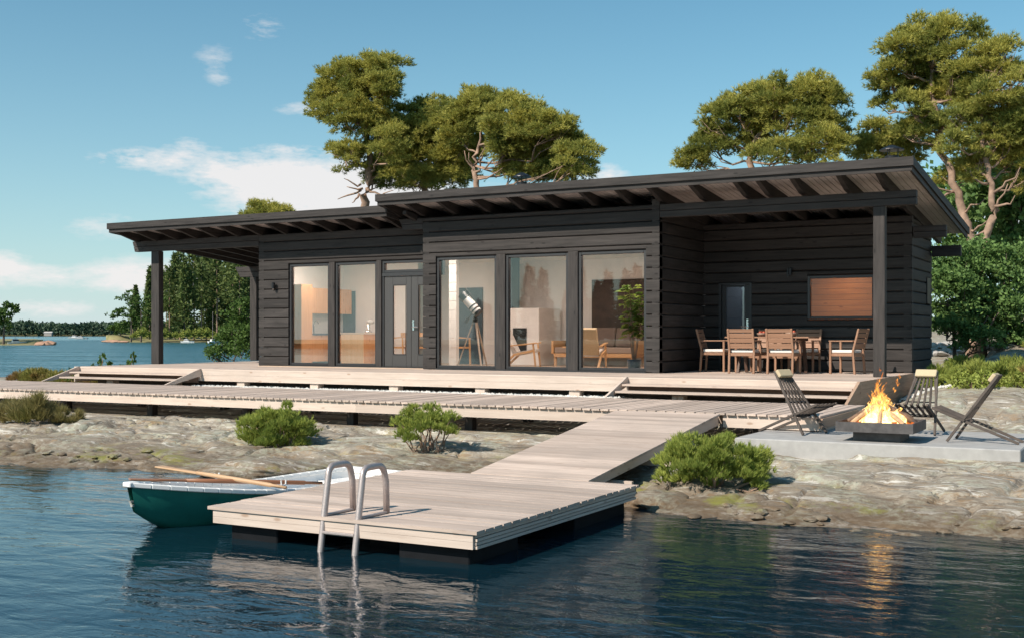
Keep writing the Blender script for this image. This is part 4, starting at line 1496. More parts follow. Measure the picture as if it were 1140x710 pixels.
# ------------------------------------------------------------------ dining set on the terrace
def make_dining_chair():
    c = empty('dining_chair', (0, 0, 0), 0, 'x', 'chair', 'teak dining chairs round the terrace table')
    W, D_ = .50, .48                            # local +y is forward
    for s in (-1, 1):
        m = MB()
        m.bar((s * W / 2, D_ / 2, 0), (s * W / 2, D_ / 2, .635), .042, .042, (0, 1, 0))
        m.build('front_leg', TEAK[2], c, bevel=0.005, world=False)
        m = MB()
        m.bar((s * W / 2, -D_ / 2 - .02, 0), (s * W / 2, -D_ / 2 + .015, .45), .042, .042, (0, 1, 0))
        m.bar((s * W / 2, -D_ / 2 + .0145, .451), (s * W / 2, -D_ / 2 - .10, .89), .042, .038, (0, 1, 0))
        m.build('rear_leg', TEAK[2], c, bevel=0.005, world=False)
        m = MB()
        m.box(s * W / 2 - .028, s * W / 2 + .028, -D_ / 2 + .01, D_ / 2 + .03, .637, .662)
        m.build('armrest', TEAK[1], c, bevel=0.006, world=False)
    m = MB()
    m.box(-W / 2 + .022, W / 2 - .022, D_ / 2 - .018, D_ / 2 + .012, .35, .41)
    m.box(-W / 2 + .022, W / 2 - .022, -D_ / 2, -D_ / 2 + .03, .35, .41)
    for s in (-1, 1):
        m.box(s * W / 2 - .014, s * W / 2 + .014, -D_ / 2 + .033, D_ / 2 - .023, .352, .408)
    m.box(-W / 2 + .02, W / 2 - .02, -D_ / 2 + .035, D_ / 2 - .025, .385, .412)
    m.build('seat_frame', TEAK[0], c, bevel=0.004, world=False)
    m = MB()
    for z0, z1 in ((.50, .60), (.615, .70), (.715, .80), (.815, .885)):
        ya = -D_ / 2 + .0145 - .115 * (z0 - .45) / .44
        yb = -D_ / 2 + .0145 - .115 * (z1 - .45) / .44
        if z0 == .615:
            pass
        m.hexa([(-W / 2 + .02, ya - .009, z0), (W / 2 - .02, ya - .009, z0), (W / 2 - .02, ya + .009, z0), (-W / 2 + .02, ya + .009, z0),
                (-W / 2 + .02, yb - .009, z1), (W / 2 - .02, yb - .009, z1), (W / 2 - .02, yb + .009, z1), (-W / 2 + .02, yb + .009, z1)])
    m.build('backrest', TEAK[0], c, bevel=0.003, world=False)
    m = MB()
    m.box(-W / 2 + .015, W / 2 - .015, -D_ / 2 + .04, D_ / 2 + .01, .414, .475)
    m.build('cushion', CUSHION, c, bevel=0.02, seg=3, world=False)
    return c


TX, TY = -6.82, 23.25
dc = make_dining_chair()
put(dc, True, (-7.22, 22.72, DZ), R(2), 'teak dining chair of the front row, nearer the dark side wall')
put(dc, False, (-6.42, 22.72, DZ), R(-2), 'teak dining chair in the front row, nearer the corner post of the terrace')
put(dc, False, (-8.05, 23.32, DZ), R(-84), 'teak dining chair at the table end beside the dark side wall')
put(dc, False, (-5.33, 23.35, DZ), R(80), 'teak dining chair at the table end beside the corner post, turned side on')
put(dc, False, (-7.15, 23.98, DZ), R(180), 'teak dining chair across the table, back towards the glazed terrace door')
put(dc, False, (-6.35, 23.98, DZ), R(178), 'teak dining chair across the table, back towards the sauna window')
tb = empty('dining_table', (TX, TY, DZ), 0, 'brown teak table with dark trestle legs on the roofed terrace', 'table')
m = MB()
for k in range(7):
    m.box(-.86, .86, -.42 + k * .12, -.42 + k * .12 + .114, .705, .735)
m.build('tabletop', TEAK[0], tb, bevel=0.003, world=False)
for s in (-1, 1):
    m = MB()
    m.bar((s * .62, -.30, 0), (s * .62, -.10, .70), .06, .06, (1, 0, 0))
    m.bar((s * .62, .30, 0), (s * .62, .10, .70), .06, .06, (1, 0, 0))
    m.box(s * .62 - .028, s * .62 + .028, -.36, .36, .645, .703)
    m.build('trestle', plain('dark_teak', (0.09, 0.05, 0.035), 0.6, nscale=12), tb, world=False)
m = MB()
m.box(-.60, .60, -.03, .03, .30, .36)
m.build('stretcher', TEAK[0], tb, world=False)


def bowl(x, y, z, r, lb, fruit):
    o = empty('serving_bowl', (x, y, z), 0, lb, 'bowl', 'bowls on the terrace table')
    m = MB()
    m.lathe([(r * .4, 0), (r * .85, r * .35), (r, r * .7), (r * .94, r * .7), (r * .75, r * .35), (r * .2, r * .12)], (0, 0, 0), 16)
    m.build('bowl_shell', plain('stoneware', (0.30, 0.20, 0.15), 0.5, nscale=8), o, smooth=True, world=False)
    m = MB()
    for k in range(fruit):
        a = 2.2 * k
        q = r * .45 if k else 0
        c = (q * math.cos(a), q * math.sin(a), r * .75)
        m.lathe([(.004, -.034), (.026, -.024), (.036, 0), (.026, .024), (.004, .034)], c, 10)
    m.build('fruit', RED, o, smooth=True, world=False)


bowl(-7.05, 23.3, DZ + .737, .10, 'bowl of red fruit on the table, nearer the end by the dark side wall', 5)
bowl(-6.45, 23.35, DZ + .737, .12, 'bowl of red fruit on the middle of the terrace table', 6)

# ------------------------------------------------------------------ kitchen
FZ = DZ + 0.0125
KX = XA + 0.205
KT = [on_y(350, v, 23.9).z for v in (321, 349, 371)]
kt = empty('kitchen_cabinet', (KX, 24, KT[1]), 0, 'row of pine wall cupboards in the kitchen behind the first window', 'cupboard')
m = MB()
m.box(KX, KX + .31, 23.3, 25.3, KT[1], KT[0])
m.build('carcass', PINE[2], kt)
for k in range(4):
    m = MB()
    m.box(KX + .312, KX + .332, 23.303 + k * .5, 23.797 + k * .5, KT[1] + .003, KT[0] - .003)
    m.build('door', PINE[2], kt)
kb = empty('kitchen_counter', (KX, 24, FZ), 0, 'pine base cupboards with a dark worktop along the kitchen wall', 'counter')
m = MB()
m.box(KX, KX + .56, 23.3, 25.3, FZ + .08, KT[2] - .045)
m.build('carcass', PINE[2], kb)
for k in range(4):
    m = MB()
    m.box(KX + .562, KX + .582, 23.303 + k * .5, 23.797 + k * .5, FZ + .08, KT[2] - .05)
    m.build('door', PINE[2], kb)
m = MB()
m.box(KX, KX + .60, 23.3, 25.32, KT[2] - .042, KT[2])
m.build('worktop', BLUEDOOR, kb)
tp = empty('kitchen_tap', (KX + .12, 23.95, KT[2] + .001), 0, 'curved steel tap at the kitchen worktop', 'tap')
m = MB()
m.tube([(0, 0, 0), (0, 0, .24), (.04, 0, .32), (.12, 0, .32), (.16, 0, .25)], .016, 8)
m.build('spout', CHROME, tp, smooth=True, world=False)
m = MB()
m.lathe([(.03, 0), (.025, .03)], (0, 0, 0), 12)
m.build('tap_base', CHROME, tp, world=False)
th = empty('tall_cupboard', (KX, 23.1, FZ), 0, 'tall plain pine cupboard at the end of the kitchen row', 'cupboard')
m = MB()
m.box(KX, KX + .60, 22.86, 23.295, FZ, KT[0] + .06)
m.build('carcass', PINE[2], th)
IX0, IX1, IY = X_at(380, 23.7), X_at(405, 23.7), 23.7
IZ = on_y(392, 370, 23.7).z
isl = empty('kitchen_island', (IX0 + .3, IY + .4, FZ), 0, 'pine kitchen island with a pale top behind the second window', 'kitchen island')
m = MB()
m.box(IX0, IX1, IY, IY + .95, FZ, IZ - .04)
m.build('carcass', PINE[2], isl)
m = MB()
m.box(IX0 + .002, IX1 - .002, IY - .018, IY - .002, FZ, IZ - .042)
m.build('end_panel', SUNLITPINE, isl)
m = MB()
m.box(IX0 - .02, IX1 + .02, IY - .02, IY + .97, IZ - .038, IZ)
m.build('worktop', plain('pale_worktop', (0.66, 0.55, 0.44), 0.4), isl)
ct = empty('stand_mixer', (IX1 - .22, IY + .5, IZ + .001), 0, 'small steel kitchen machine standing on the kitchen island', 'kitchen appliance')
m = MB()
m.lathe([(.09, 0), (.09, .03), (.03, .05), (.03, .22), (.02, .23)], (0, 0, 0), 12)
m.build('stand', CHROME, ct, smooth=True, world=False)
m = MB()
m.tube([(-.03, 0, .26), (.03, 0, .27), (.15, 0, .26)], [.055, .06, .045], 10)
m.build('head', plain('mixer_shell', (0.5, 0.47, 0.44), 0.3), ct, smooth=True, world=False)
bt = empty('dark_bottle', (IX1 - .05, IY + .75, IZ + .001), 0, 'dark bottle on the kitchen island beside the steel machine', 'bottle')
m = MB()
m.lathe([(.045, 0), (.05, .02), (.05, .16), (.018, .21), (.018, .28)], (0, 0, 0), 12)
m.build('bottle_body', BLACKPLASTIC, bt, smooth=True, world=False)


# ------------------------------------------------------------------ furniture of the living room
def make_hall_chair():
    c = empty('wooden_chair', (0, 0, 0), 0, 'x', 'chair', 'light wooden chairs in the hall')
    for sx in (-1, 1):
        m = MB()
        m.bar((sx * .24, -.22, 0), (sx * .22, -.20, .72), .04, .04, (0, 1, 0))
        m.build('leg', OAK[2], c, world=False)
        m = MB()
        m.bar((sx * .24, .24, 0), (sx * .24, .22, .66), .04, .04, (0, 1, 0))
        m.build('leg', OAK[2], c, world=False)
        m = MB()
        m.bar((sx * .24, .25, .665), (sx * .23, -.22, .70), .05, .028)
        m.build('armrest', OAK[1], c, world=False)
    m = MB()
    m.box(-.25, .25, -.22, .25, .42, .46)
    m.build('seat', OAK[0], c, world=False)
    m = MB()
    pts = [(.25 * math.cos(a), -.16 - .12 * math.sin(a), .76) for a in [math.pi * k / 8 for k in range(9)]]
    for p, q in zip(pts, pts[1:]):
        m.bar(p, q, .03, .10)
    m.build('backrest', OAK[0], c, world=False)
    return c


hc = make_hall_chair()
put(hc, True, (X_at(441, 24.2), 24.2, FZ), R(115), 'light wooden armchair seen through the left pane of the double door')
put(hc, False, (X_at(469, 24.4), 24.4, FZ), R(60), 'light wooden armchair cut off behind the right pane of the double door')
put(hc, False, (X_at(513, 25.0), 25.0, FZ), R(-60), 'light wooden chair behind the tripod of the telescope')

tel = empty('telescope', (X_at(529, 23.2), 23.2, FZ), 0, 'white telescope on a tall tripod behind the first of the large panes', 'telescope')
for a in (R(200), R(320), R(80)):
    m = MB()
    m.bar((.05 * math.cos(a), .05 * math.sin(a), 1.22), (.50 * math.cos(a), .50 * math.sin(a), 0), .045, .03, (0, 0, 1))
    m.build('tripod_leg', plain('tripod_wood', (0.42, 0.33, 0.26), 0.5), tel, world=False)
m = MB()
m.lathe([(.08, 1.20), (.08, 1.27), (.05, 1.30), (.05, 1.45)], (0, 0, 0), 12)
m.bar((0, 0, 1.42), (-.10, -.02, 1.60), .09, .09, (0, 1, 0))
m.tube([(-.28, .0, 1.24), (-.06, .0, 1.48)], .018, 8)
m.tube([(-.30, .0, 1.20), (-.22, .0, 1.30)], .05, 10)
m.build('mount', BLACKPLASTIC, tel, world=False)
d = Vector((-.56, -.1, .62)).normalized()
c0 = Vector((-.02, -.12, 1.64))
m = MB()
m.tube([c0 - d * .22, c0 + d * .24], .125, 20)
tt = m.build('tube', WHITEPAINT, tel, smooth=False, world=False)
m = MB()
m.tube([c0 + d * .24, c0 + d * .42], .138, 20)
m.tube([c0 - d * .29, c0 - d * .22], .132, 20)
m.tube([c0 - d * .05, c0 - d * .01], .134, 20)
m.tube([c0 - d * .16, c0 - d * .12], .134, 20)
m.build('tube_ring', BLACKPLASTIC, tt, world=False)
m = MB()
n_ = Vector((.62, -.1, .56)).normalized()
m.tube([c0 + d * .34 + n_ * .11, c0 + d * .34 + n_ * .21], .03, 10)
m.tube([c0 + d * .14 + n_ * .17, c0 + d * .46 + n_ * .19], .028, 10)
m.build('eyepiece', BLACKPLASTIC, tt, world=False)
tel.scale = (.87, .87, .87)


def make_lounge_chair(label, back_mat, rz, loc):
    c = empty('lounge_chair', loc, rz, label, 'armchair')
    # local +y forward
    for sx in (-1, 1):
        m = MB()
        m.bar((sx * .33, .34, 0), (sx * .33, .28, .56), .045, .04, (0, 1, 0))
        m.build('front_leg', OAK[2], c, bevel=.004, world=False)
        m = MB()
        m.bar((sx * .33, -.48, 0), (sx * .33, -.16, .30), .045, .05, (0, 0, 1))
        m.bar((sx * .33, -.159, .302), (sx * .33, .30, .40), .045, .05, (0, 0, 1))
        m.build('rear_leg', OAK[1], c, bevel=.004, world=False)
        m = MB()
        m.bar((sx * .34, .36, .575), (sx * .34, -.30, .50), .075, .026)
        m.build('armrest', OAK[1], c, bevel=.006, world=False)
    m = MB()
    m.hexa([(-.29, -.18, .27), (.29, -.18, .27), (.29, .34, .36), (-.29, .34, .36), (-.29, -.18, .35), (.29, -.18, .35), (.29, .34, .44), (-.29, .34, .44)])
    m.build('seat', CUSHION, c, bevel=.02, seg=2, world=False)
    m = MB()
    m.hexa([(-.29, -.20, .30), (.29, -.20, .30), (.29, -.12, .36), (-.29, -.12, .36), (-.29, -.46, .88), (.29, -.46, .88), (.29, -.38, .92), (-.29, -.38, .92)])
    m.build('backrest', back_mat, c, bevel=.02, seg=2, world=False)
    return c


make_lounge_chair('low oak armchair with white cushions in front of the white fireplace', CUSHION, R(-72), (X_at(583, 23.9), 23.9, FZ))
make_lounge_chair('low armchair with a woven cane back in front of the sofa', CANE, R(12), (X_at(655, 23.7), 23.7, FZ))
sf = empty('sofa', (X_at(667, 25.6), 25.6, FZ), 0, 'oak framed sofa with brown back cushions along the living room wall', 'sofa')
for sx in (-1.0, 1.0):
    for sy in (-.36, .36):
        m = MB()
        m.box(sx * 1.0 - .03, sx * 1.0 + .03, sy - .03, sy + .03, 0, .30)
        m.build('leg', OAK[2], sf, world=False)
    m = MB()
    m.box(sx * 1.06 - .03, sx * 1.06 + .03, -.42, .42, .30, .62)
    m.build('armrest', OAK[1], sf, bevel=.006, world=False)
m = MB()
m.box(-1.025, 1.025, -.42, .42, .22, .31)
m.build('frame', OAK[0], sf, bevel=.004, world=False)
m = MB()
m.box(-1.02, 1.02, -.40, .40, .312, .46)
m.build('seat', TANCLOTH, sf, bevel=.03, seg=3, world=False)
for k in range(3):
    m = MB()
    x = -1.0 + k * .67
    m.hexa([(x, .16, .465), (x + .65, .16, .465), (x + .65, .34, .465), (x, .34, .465), (x, .26, .93), (x + .65, .26, .93), (x + .65, .40, .93), (x, .40, .93)])
    m.build('back_cushion', BROWNCLOTH, sf, bevel=.04, seg=3, world=False)
st = empty('side_table', (X_at(637, 24.2), 24.2, FZ), 0, 'small oak side table half hidden behind the window post', 'table')
m = MB()
m.lathe([(.24, .46), (.24, .49)], (0, 0, 0), 20)
m.build('tabletop', OAK[0], st, world=False)
for k in range(3):
    a = 2.1 * k + .4
    m = MB()
    m.bar((.12 * math.cos(a), .12 * math.sin(a), .459), (.2 * math.cos(a), .2 * math.sin(a), 0), .03, .03, (0, 0, 1))
    m.build('leg', OAK[2], st, world=False)
# rubber plant
pl = empty('potted_plant', (X_at(706, 22.6), 22.6, FZ), 0, 'tall rubber plant in a blue pot inside the last large pane', 'plant')
m = MB()
m.lathe([(.12, 0), (.15, .22), (.16, .24), (.14, .24), (.13, .20), (.02, .19)], (0, 0, 0), 18)
m.build('pot', BLUEPOT, pl, smooth=True, world=False)
m = MB()
rr = random.Random(5)
tips = []
for k in range(5):
    a = rr.uniform(0, 6.28)
    p1 = (.10 * math.cos(a), .10 * math.sin(a), .75)
    p2 = (.22 * math.cos(a), .22 * math.sin(a), rr.uniform(1.2, 1.75))
    m.tube([(.02 * math.cos(a), .02 * math.sin(a), .19), p1, p2], [.018, .014, .007], 6)
    tips.append((p1, p2))
m.build('stem', BARK, pl, world=False)
V = []
for p1, p2 in tips:
    for k in range(44):
        t = rr.uniform(-.05, 1.08)
        c = Vector(p1).lerp(Vector(p2), t)
        a = rr.uniform(0, 6.28)
        d = Vector((math.cos(a), math.sin(a), rr.uniform(-.25, .6))).normalized()
        s = d.cross(Vector((0, 0, 1))).normalized()
        L_, w_ = rr.uniform(.16, .26), rr.uniform(.045, .065)
        b0 = c + d * .04
        mid = b0 + d * L_ * .5 + Vector((0, 0, .015))
        tip = b0 + d * L_ - Vector((0, 0, .04))
        V.append([b0, mid - s * w_, tip, mid + s * w_])
tri_mesh('foliage', [[tuple(q) for q in f] for f in V], LEAF_PLANT, pl, 4)

# ------------------------------------------------------------------ vegetation
def rnd_dirs(rng, n):
    d = rng.normal(size=(n, 3))
    return d / np.linalg.norm(d, axis=1)[:, None]


def tuft_faces(rng, P, D, k, L, wd, spread):
    """k needles (thin triangles) out of each point P along D"""
    n = len(P)
    P = np.repeat(P, k, axis=0)
    d = np.repeat(D, k, axis=0) + rnd_dirs(rng, n * k) * spread
    d /= np.linalg.norm(d, axis=1)[:, None]
    s = np.cross(d, rnd_dirs(rng, n * k))
    s /= np.linalg.norm(s, axis=1)[:, None] + 1e-6
    l = L * rng.uniform(.65, 1.2, size=(n * k, 1))
    w_ = wd * rng.uniform(.7, 1.3, size=(n * k, 1))
    return np.stack([P - s * w_ + d * l * .08, P + s * w_ + d * l * .08, P + d * l], axis=1)


def leaf_faces(rng, P, D, L, wd):
    n = len(P)
    d = D * .5 + rnd_dirs(rng, n) * .9
    d /= np.linalg.norm(d, axis=1)[:, None]
    s = np.cross(d, rnd_dirs(rng, n))
    s /= np.linalg.norm(s, axis=1)[:, None] + 1e-6
    l = L * rng.uniform(.6, 1.25, size=(n, 1))
    w_ = wd * rng.uniform(.7, 1.25, size=(n, 1))
    return np.stack([P, P + d * l * .5 - s * w_, P + d * l, P + d * l * .5 + s * w_], axis=1)


def puff_cloud(rng, c, r, n_puff, pr, per, up=.35, hollow=.55):
    """points and outward directions of small sprays gathered in puffs on an uneven ellipsoid"""
    c, r = np.array(c, float), np.array(r, float)
    PP, DD = [], []
    for _ in range(n_puff):
        u = rnd_dirs(rng, 1)[0]
        if u[2] < -.35 and rng.random() < .6:
            u[2] = -u[2]
        q = c + u * r * (rng.uniform(hollow, 1.0) if rng.random() < .7 else rng.uniform(.95, 1.16))
        s = pr * rng.uniform(.55, 1.3)
        m = max(5, int(per * (s / pr) ** 2))
        v = rnd_dirs(rng, m)
        low = v[:, 2] < -.2
        v[low, 2] *= -.5
        sc_ = s * rng.uniform(.35, 1.0, size=(m, 1))
        PP.append(q + v * sc_ * np.array([1.0, 1.0, .85]))
        d = v * .8 + u * .5 + np.array([0, 0, up])
        DD.append(d / np.linalg.norm(d, axis=1)[:, None])
    return np.concatenate(PP), np.concatenate(DD)


def px_clump(u, v, ru, rv, Y, dy=0.0, fy=.9):
    c = on_y(u, v, Y + dy)
    k = (Y + dy) / ray(u, v)[1] / FPX
    return (tuple(c), (ru * k, ru * k * fy, rv * k))


def limb(m, a, b, r0, r1, rng, n=5, wob=.12, sides=6):
    a, b = Vector(a), Vector(b)
    L = (b - a).length
    pts, rad = [], []
    for i in range(n + 1):
        t = i / n
        o = Vector(rng.normal(size=3)) * wob * L * .35 * math.sin(t * math.pi)
        pts.append(a.lerp(b, t) + o + Vector((0, 0, -.10 * L * math.sin(t * math.pi))))
        rad.append(r0 + (r1 - r0) * t)
    m.tube(pts, rad, sides)
    return pts


def tree(name, label, cat, Y, trunk_px, trunk_r, clumps, leaf, seed, group='pines behind the cabin', pr=.33, dens=24, per=60, k=8, L=.145, wd=.0115, bark=BARK, dead=(), base_z=None, kind='needle', fy=.9):
    rng = np.random.default_rng(seed)
    tp = [on_y(u, v, Y) for u, v in trunk_px]
    bz = ground_z(tp[0].x, Y) - .1 if base_z is None else base_z
    root = empty(name, (tp[0].x, Y, bz), 0, label, cat, group)
    tp = [Vector((tp[0].x, Y, bz))] + tp
    m = MB()
    # smooth the trunk
    pts, rad = [], []
    for i in range(len(tp) - 1):
        for s in range(4):
            t = s / 4
            pts.append(tp[i].lerp(tp[i + 1], t) + Vector((rng.normal() * .03, rng.normal() * .05, 0)))
            f = (i + t) / (len(tp) - 1)
            rad.append(trunk_r * .8 * (1 - .72 * f))
    pts.append(tp[-1])
    rad.append(trunk_r * .22)
    m.tube(pts, rad, 9)
    PP, DD = [], []
    for cl in clumps:
        dy = rng.uniform(-.9, .9)
        cl = (cl[0], cl[1], cl[2] * 1.08, cl[3] * 1.26)
        c, r = px_clump(*cl, Y, dy, fy)
        area = (r[0] * r[1] + r[0] * r[2] * 2)
        P, D = puff_cloud(rng, c, r, max(5, int(dens * area)), pr, per)
        PP.append(P)
        DD.append(D)
        below = [p for p in pts if p.z < c[2] - .15]
        if below:
            near = min(below, key=lambda p: (p - Vector(c)).length + .5 * abs(p.z - (c[2] - .6)))
            end = Vector(c) + Vector((0, 0, -.1 * r[2]))
            lp = limb(m, near, end, trunk_r * .22, .014, rng, 5, .16)
            for _ in range(5):
                u_ = rnd_dirs(rng, 1)[0]
                u_[2] = abs(u_[2])
                limb(m, lp[rng.integers(2, 5)], np.array(c) + u_ * np.array(r) * .85, .02, .006, rng, 3, .2, 5)
    for (u0, v0, u1, v1) in dead:
        limb(m, on_y(u0, v0, Y), on_y(u1, v1, Y - .3), .045, .012, rng, 4, .2, 5)
    m.build('trunk', bark, root, smooth=True)
    P, D = np.concatenate(PP), np.concatenate(DD)
    F = tuft_faces(rng, P, D, k, L, wd, .75) if kind == 'needle' else leaf_faces(rng, P, D, L, wd)
    F = F - np.array([root.location.x, root.location.y, root.location.z])
    tri_mesh('crown', F, leaf, root, F.shape[1])
    return root


tree('pine_tree', 'tall pine with a leaning two-lobed crown and bare lower trunk behind the west roof', 'tree', 33.0,
     [(405, 232), (409, 205), (411, 180), (408, 150), (404, 125), (415, 95)], .22,
     [(366, 118, 22, 20), (382, 100, 26, 20), (404, 92, 28, 22), (427, 78, 20, 14), (430, 100, 16, 14), (385, 130, 26, 13), (412, 118, 26, 18), (386, 176, 18, 13), (374, 170, 9, 7), (424, 150, 18, 16), (418, 200, 12, 8), (402, 142, 22, 12), (436, 165, 16, 16), (428, 188, 14, 10)],
     LEAF_PINE, 21, dead=((402, 205, 383, 199), (402, 212, 376, 222), (404, 210, 386, 208), (412, 214, 438, 212), (400, 216, 392, 226)))
tree('pine_tree', 'broad rounded pine crown just east of the tall two-lobed pine', 'tree', 34.5,
     [(470, 225), (472, 205), (478, 180), (490, 150)], .2,
     [(440, 150, 22, 22), (448, 180, 26, 22), (470, 150, 28, 22), (495, 145, 26, 24), (480, 178, 32, 22), (436, 197, 22, 12), (466, 202, 28, 10), (508, 178, 20, 18), (500, 200, 26, 10), (520, 150, 24, 24), (455, 165, 26, 20), (470, 132, 22, 12), (515, 172, 24, 20), (425, 178, 18, 14)],
     LEAF_PINE, 22)
tree('pine_tree', 'wide pine with bare pink forked branches showing above the chimney', 'tree', 32.5,
     [(532, 225), (531, 205), (528, 190), (530, 170), (540, 140)], .17,
     [(530, 128, 26, 20), (548, 122, 28, 16), (568, 140, 30, 22), (596, 148, 26, 18), (612, 165, 28, 20), (640, 180, 18, 14), (628, 195, 26, 10), (590, 178, 32, 22), (605, 196, 28, 9), (650, 192, 8, 7), (508, 150, 18, 20), (572, 166, 22, 16), (582, 132, 22, 14), (616, 148, 20, 14), (635, 166, 18, 12), (585, 190, 30, 12)],
     LEAF_PINE, 23, dead=((528, 195, 517, 168), (528, 192, 540, 164), (529, 200, 560, 187), (526, 188, 522, 170), (533, 180, 538, 168)))
tree('pine_tree', 'spreading flat topped pine in the gap between the two roof chimneys', 'tree', 34.0,
     [(836, 215), (835, 180), (838, 160), (860, 135)], .18,
     [(772, 180, 18, 8), (790, 165, 22, 16), (797, 145, 20, 20), (822, 130, 24, 18), (846, 118, 26, 16), (868, 112, 24, 16), (900, 106, 26, 14), (926, 122, 18, 18), (858, 140, 28, 18), (895, 138, 26, 20), (870, 172, 34, 10), (915, 165, 24, 14), (938, 155, 12, 14), (842, 165, 22, 10)],
     LEAF_PINE, 24)
tree('pine_tree', 'small pine crown low behind the east chimney', 'tree', 36.0,
     [(985, 230), (984, 190), (980, 170)], .12,
     [(972, 148, 14, 12), (985, 165, 22, 16), (1005, 175, 20, 14), (962, 170, 14, 12), (1020, 160, 16, 12)],
     LEAF_PINE, 25)
tree('pine_tree', 'tallest pine, its pinkish trunk leaning over the east gable', 'tree', 34.0,
     [(1082, 285), (1078, 250), (1066, 215), (1048, 170), (1042, 125), (1036, 80), (1032, 50)], .19,
     [(1030, 40, 24, 14), (1012, 55, 20, 14), (1052, 42, 20, 12), (1000, 76, 20, 14), (1036, 72, 24, 14), (1064, 64, 18, 16), (984, 96, 13, 11), (1022, 98, 24, 13), (1050, 100, 20, 14), (1012, 122, 18, 12), (980, 118, 9, 8), (1078, 46, 14, 12), (1030, 140, 15, 9), (1062, 200, 18, 10), (1040, 118, 24, 14), (1060, 100, 18, 14), (998, 100, 16, 12), (1046, 150, 18, 10), (1076, 85, 16, 14), (1010, 150, 14, 9)],
     LEAF_PINE, 26, dens=20, dead=((1064, 212, 1034, 222), (1072, 235, 1096, 222), (1066, 215, 1040, 205), (1078, 255, 1100, 245)))
tree('pine_tree', 'pine with a forked reddish trunk at the picture edge beside the tallest pine', 'tree', 33.0,
     [(1092, 292), (1098, 262), (1108, 235), (1104, 205), (1094, 170), (1092, 135), (1090, 100)], .165,
     [(1088, 84, 20, 13), (1108, 72, 18, 14), (1122, 92, 18, 14), (1132, 118, 16, 14), (1078, 108, 18, 12), (1104, 112, 22, 13), (1066, 135, 16, 9), (1092, 140, 20, 11), (1120, 145, 20, 14), (1066, 168, 13, 8), (1130, 176, 16, 12), (1100, 62, 10, 8), (1145, 140, 20, 20), (1140, 90, 14, 12), (1110, 160, 22, 16), (1086, 186, 20, 11), (1075, 130, 18, 12), (1120, 60, 12, 10), (1125, 165, 20, 14), (1138, 200, 14, 14), (1060, 160, 14, 9)],
     LEAF_PINE, 27, dens=20, dead=((1104, 236, 1122, 205), (1100, 255, 1082, 262), (1106, 215, 1136, 186), (1100, 205, 1080, 190), (1106, 230, 1130, 218)))
tree('pine_tree', 'yellowish pine top just showing over the west roof edge', 'tree', 33.0,
     [(295, 262), (296, 245)], .1, [(296, 234, 14, 6), (300, 244, 22, 9), (284, 246, 12, 8), (318, 246, 12, 7)], LEAF_PINE, 28)
for i, (u, v0, v1, wd_, Y, sd, lb) in enumerate(((1118, 300, 175, 34, 41, 31, 'dark tree in shade behind the forked pine trunks'), (1150, 300, 150, 40, 39, 32, 'dark tree cut off by the picture edge behind the pines'),
                                                 (1070, 300, 215, 26, 43, 33, 'dark low tree in the shade behind the leaning pine trunk'))):
    cl = [(u + dx, v, wd_ * .6, 20) for v in range(v1, v0, 26) for dx in (-wd_ * .5, wd_ * .4)]
    tree('dark_tree', lb, 'tree', Y, [(u, v0), (u, (v0 + v1) / 2), (u, v1)], .16, cl, LEAF_DARK, sd, 'dark trees behind the pines', pr=.6, dens=7, per=60, L=.24, wd=.07, bark=BARKD, kind='leaf')
# evergreen shrubs on the slope east of the house
tree('evergreen_shrub', 'big dark green shrub beside the east gable with pale dead stems below', 'shrub', 31.0, [(1062, 378), (1064, 350), (1066, 325)], .07,
     [(1056, 330, 20, 22), (1066, 300, 22, 18), (1080, 320, 20, 22), (1054, 356, 20, 12), (1088, 292, 18, 16), (1078, 348, 16, 14), (1046, 310, 16, 18), (1060, 362, 20, 8), (1084, 362, 16, 9), (1070, 335, 20, 20), (1074, 370, 18, 10), (1096, 340, 18, 22), (1092, 366, 14, 10), (1052, 368, 14, 8), (1080, 384, 12, 9), (1098, 380, 12, 8)], LEAF_DARK, 34, 'evergreen shrubs by the east gable',
     pr=.35, dens=24, per=110, L=.11, wd=.030, bark=BARKD, kind='leaf', dead=((1078, 372, 1100, 352), (1082, 374, 1090, 350), (1095, 372, 1112, 348)))
tree('evergreen_shrub', 'dark green shrub at the picture edge above the stone slope', 'shrub', 32.0, [(1118, 378), (1116, 350), (1114, 320)], .07,
     [(1108, 320, 20, 22), (1124, 300, 22, 20), (1132, 330, 20, 24), (1110, 348, 18, 16), (1140, 355, 20, 18), (1106, 295, 16, 14), (1104, 362, 16, 9), (1122, 350, 18, 16), (1118, 372, 18, 9), (1140, 376, 16, 9)], LEAF_DARK, 35, 'evergreen shrubs by the east gable',
     pr=.35, dens=24, per=110, L=.11, wd=.030, bark=BARKD, kind='leaf', dead=((1112, 374, 1124, 346), (1100, 374, 1106, 350)))
# bush behind the west porch
tree('leafy_bush', 'rounded leafy bush beyond the west porch posts, its top lit yellow green', 'bush', 30.0, [(262, 412), (262, 390), (264, 370)], .06,
     [(248, 390, 14, 12), (262, 375, 16, 14), (276, 385, 14, 16), (272, 352, 14, 12), (284, 345, 12, 12), (290, 370, 14, 18), (240, 398, 9, 6)], LEAF_DECID, 36, None,
     pr=.28, dens=30, per=70, L=.10, wd=.034, bark=BARKD, kind='leaf')


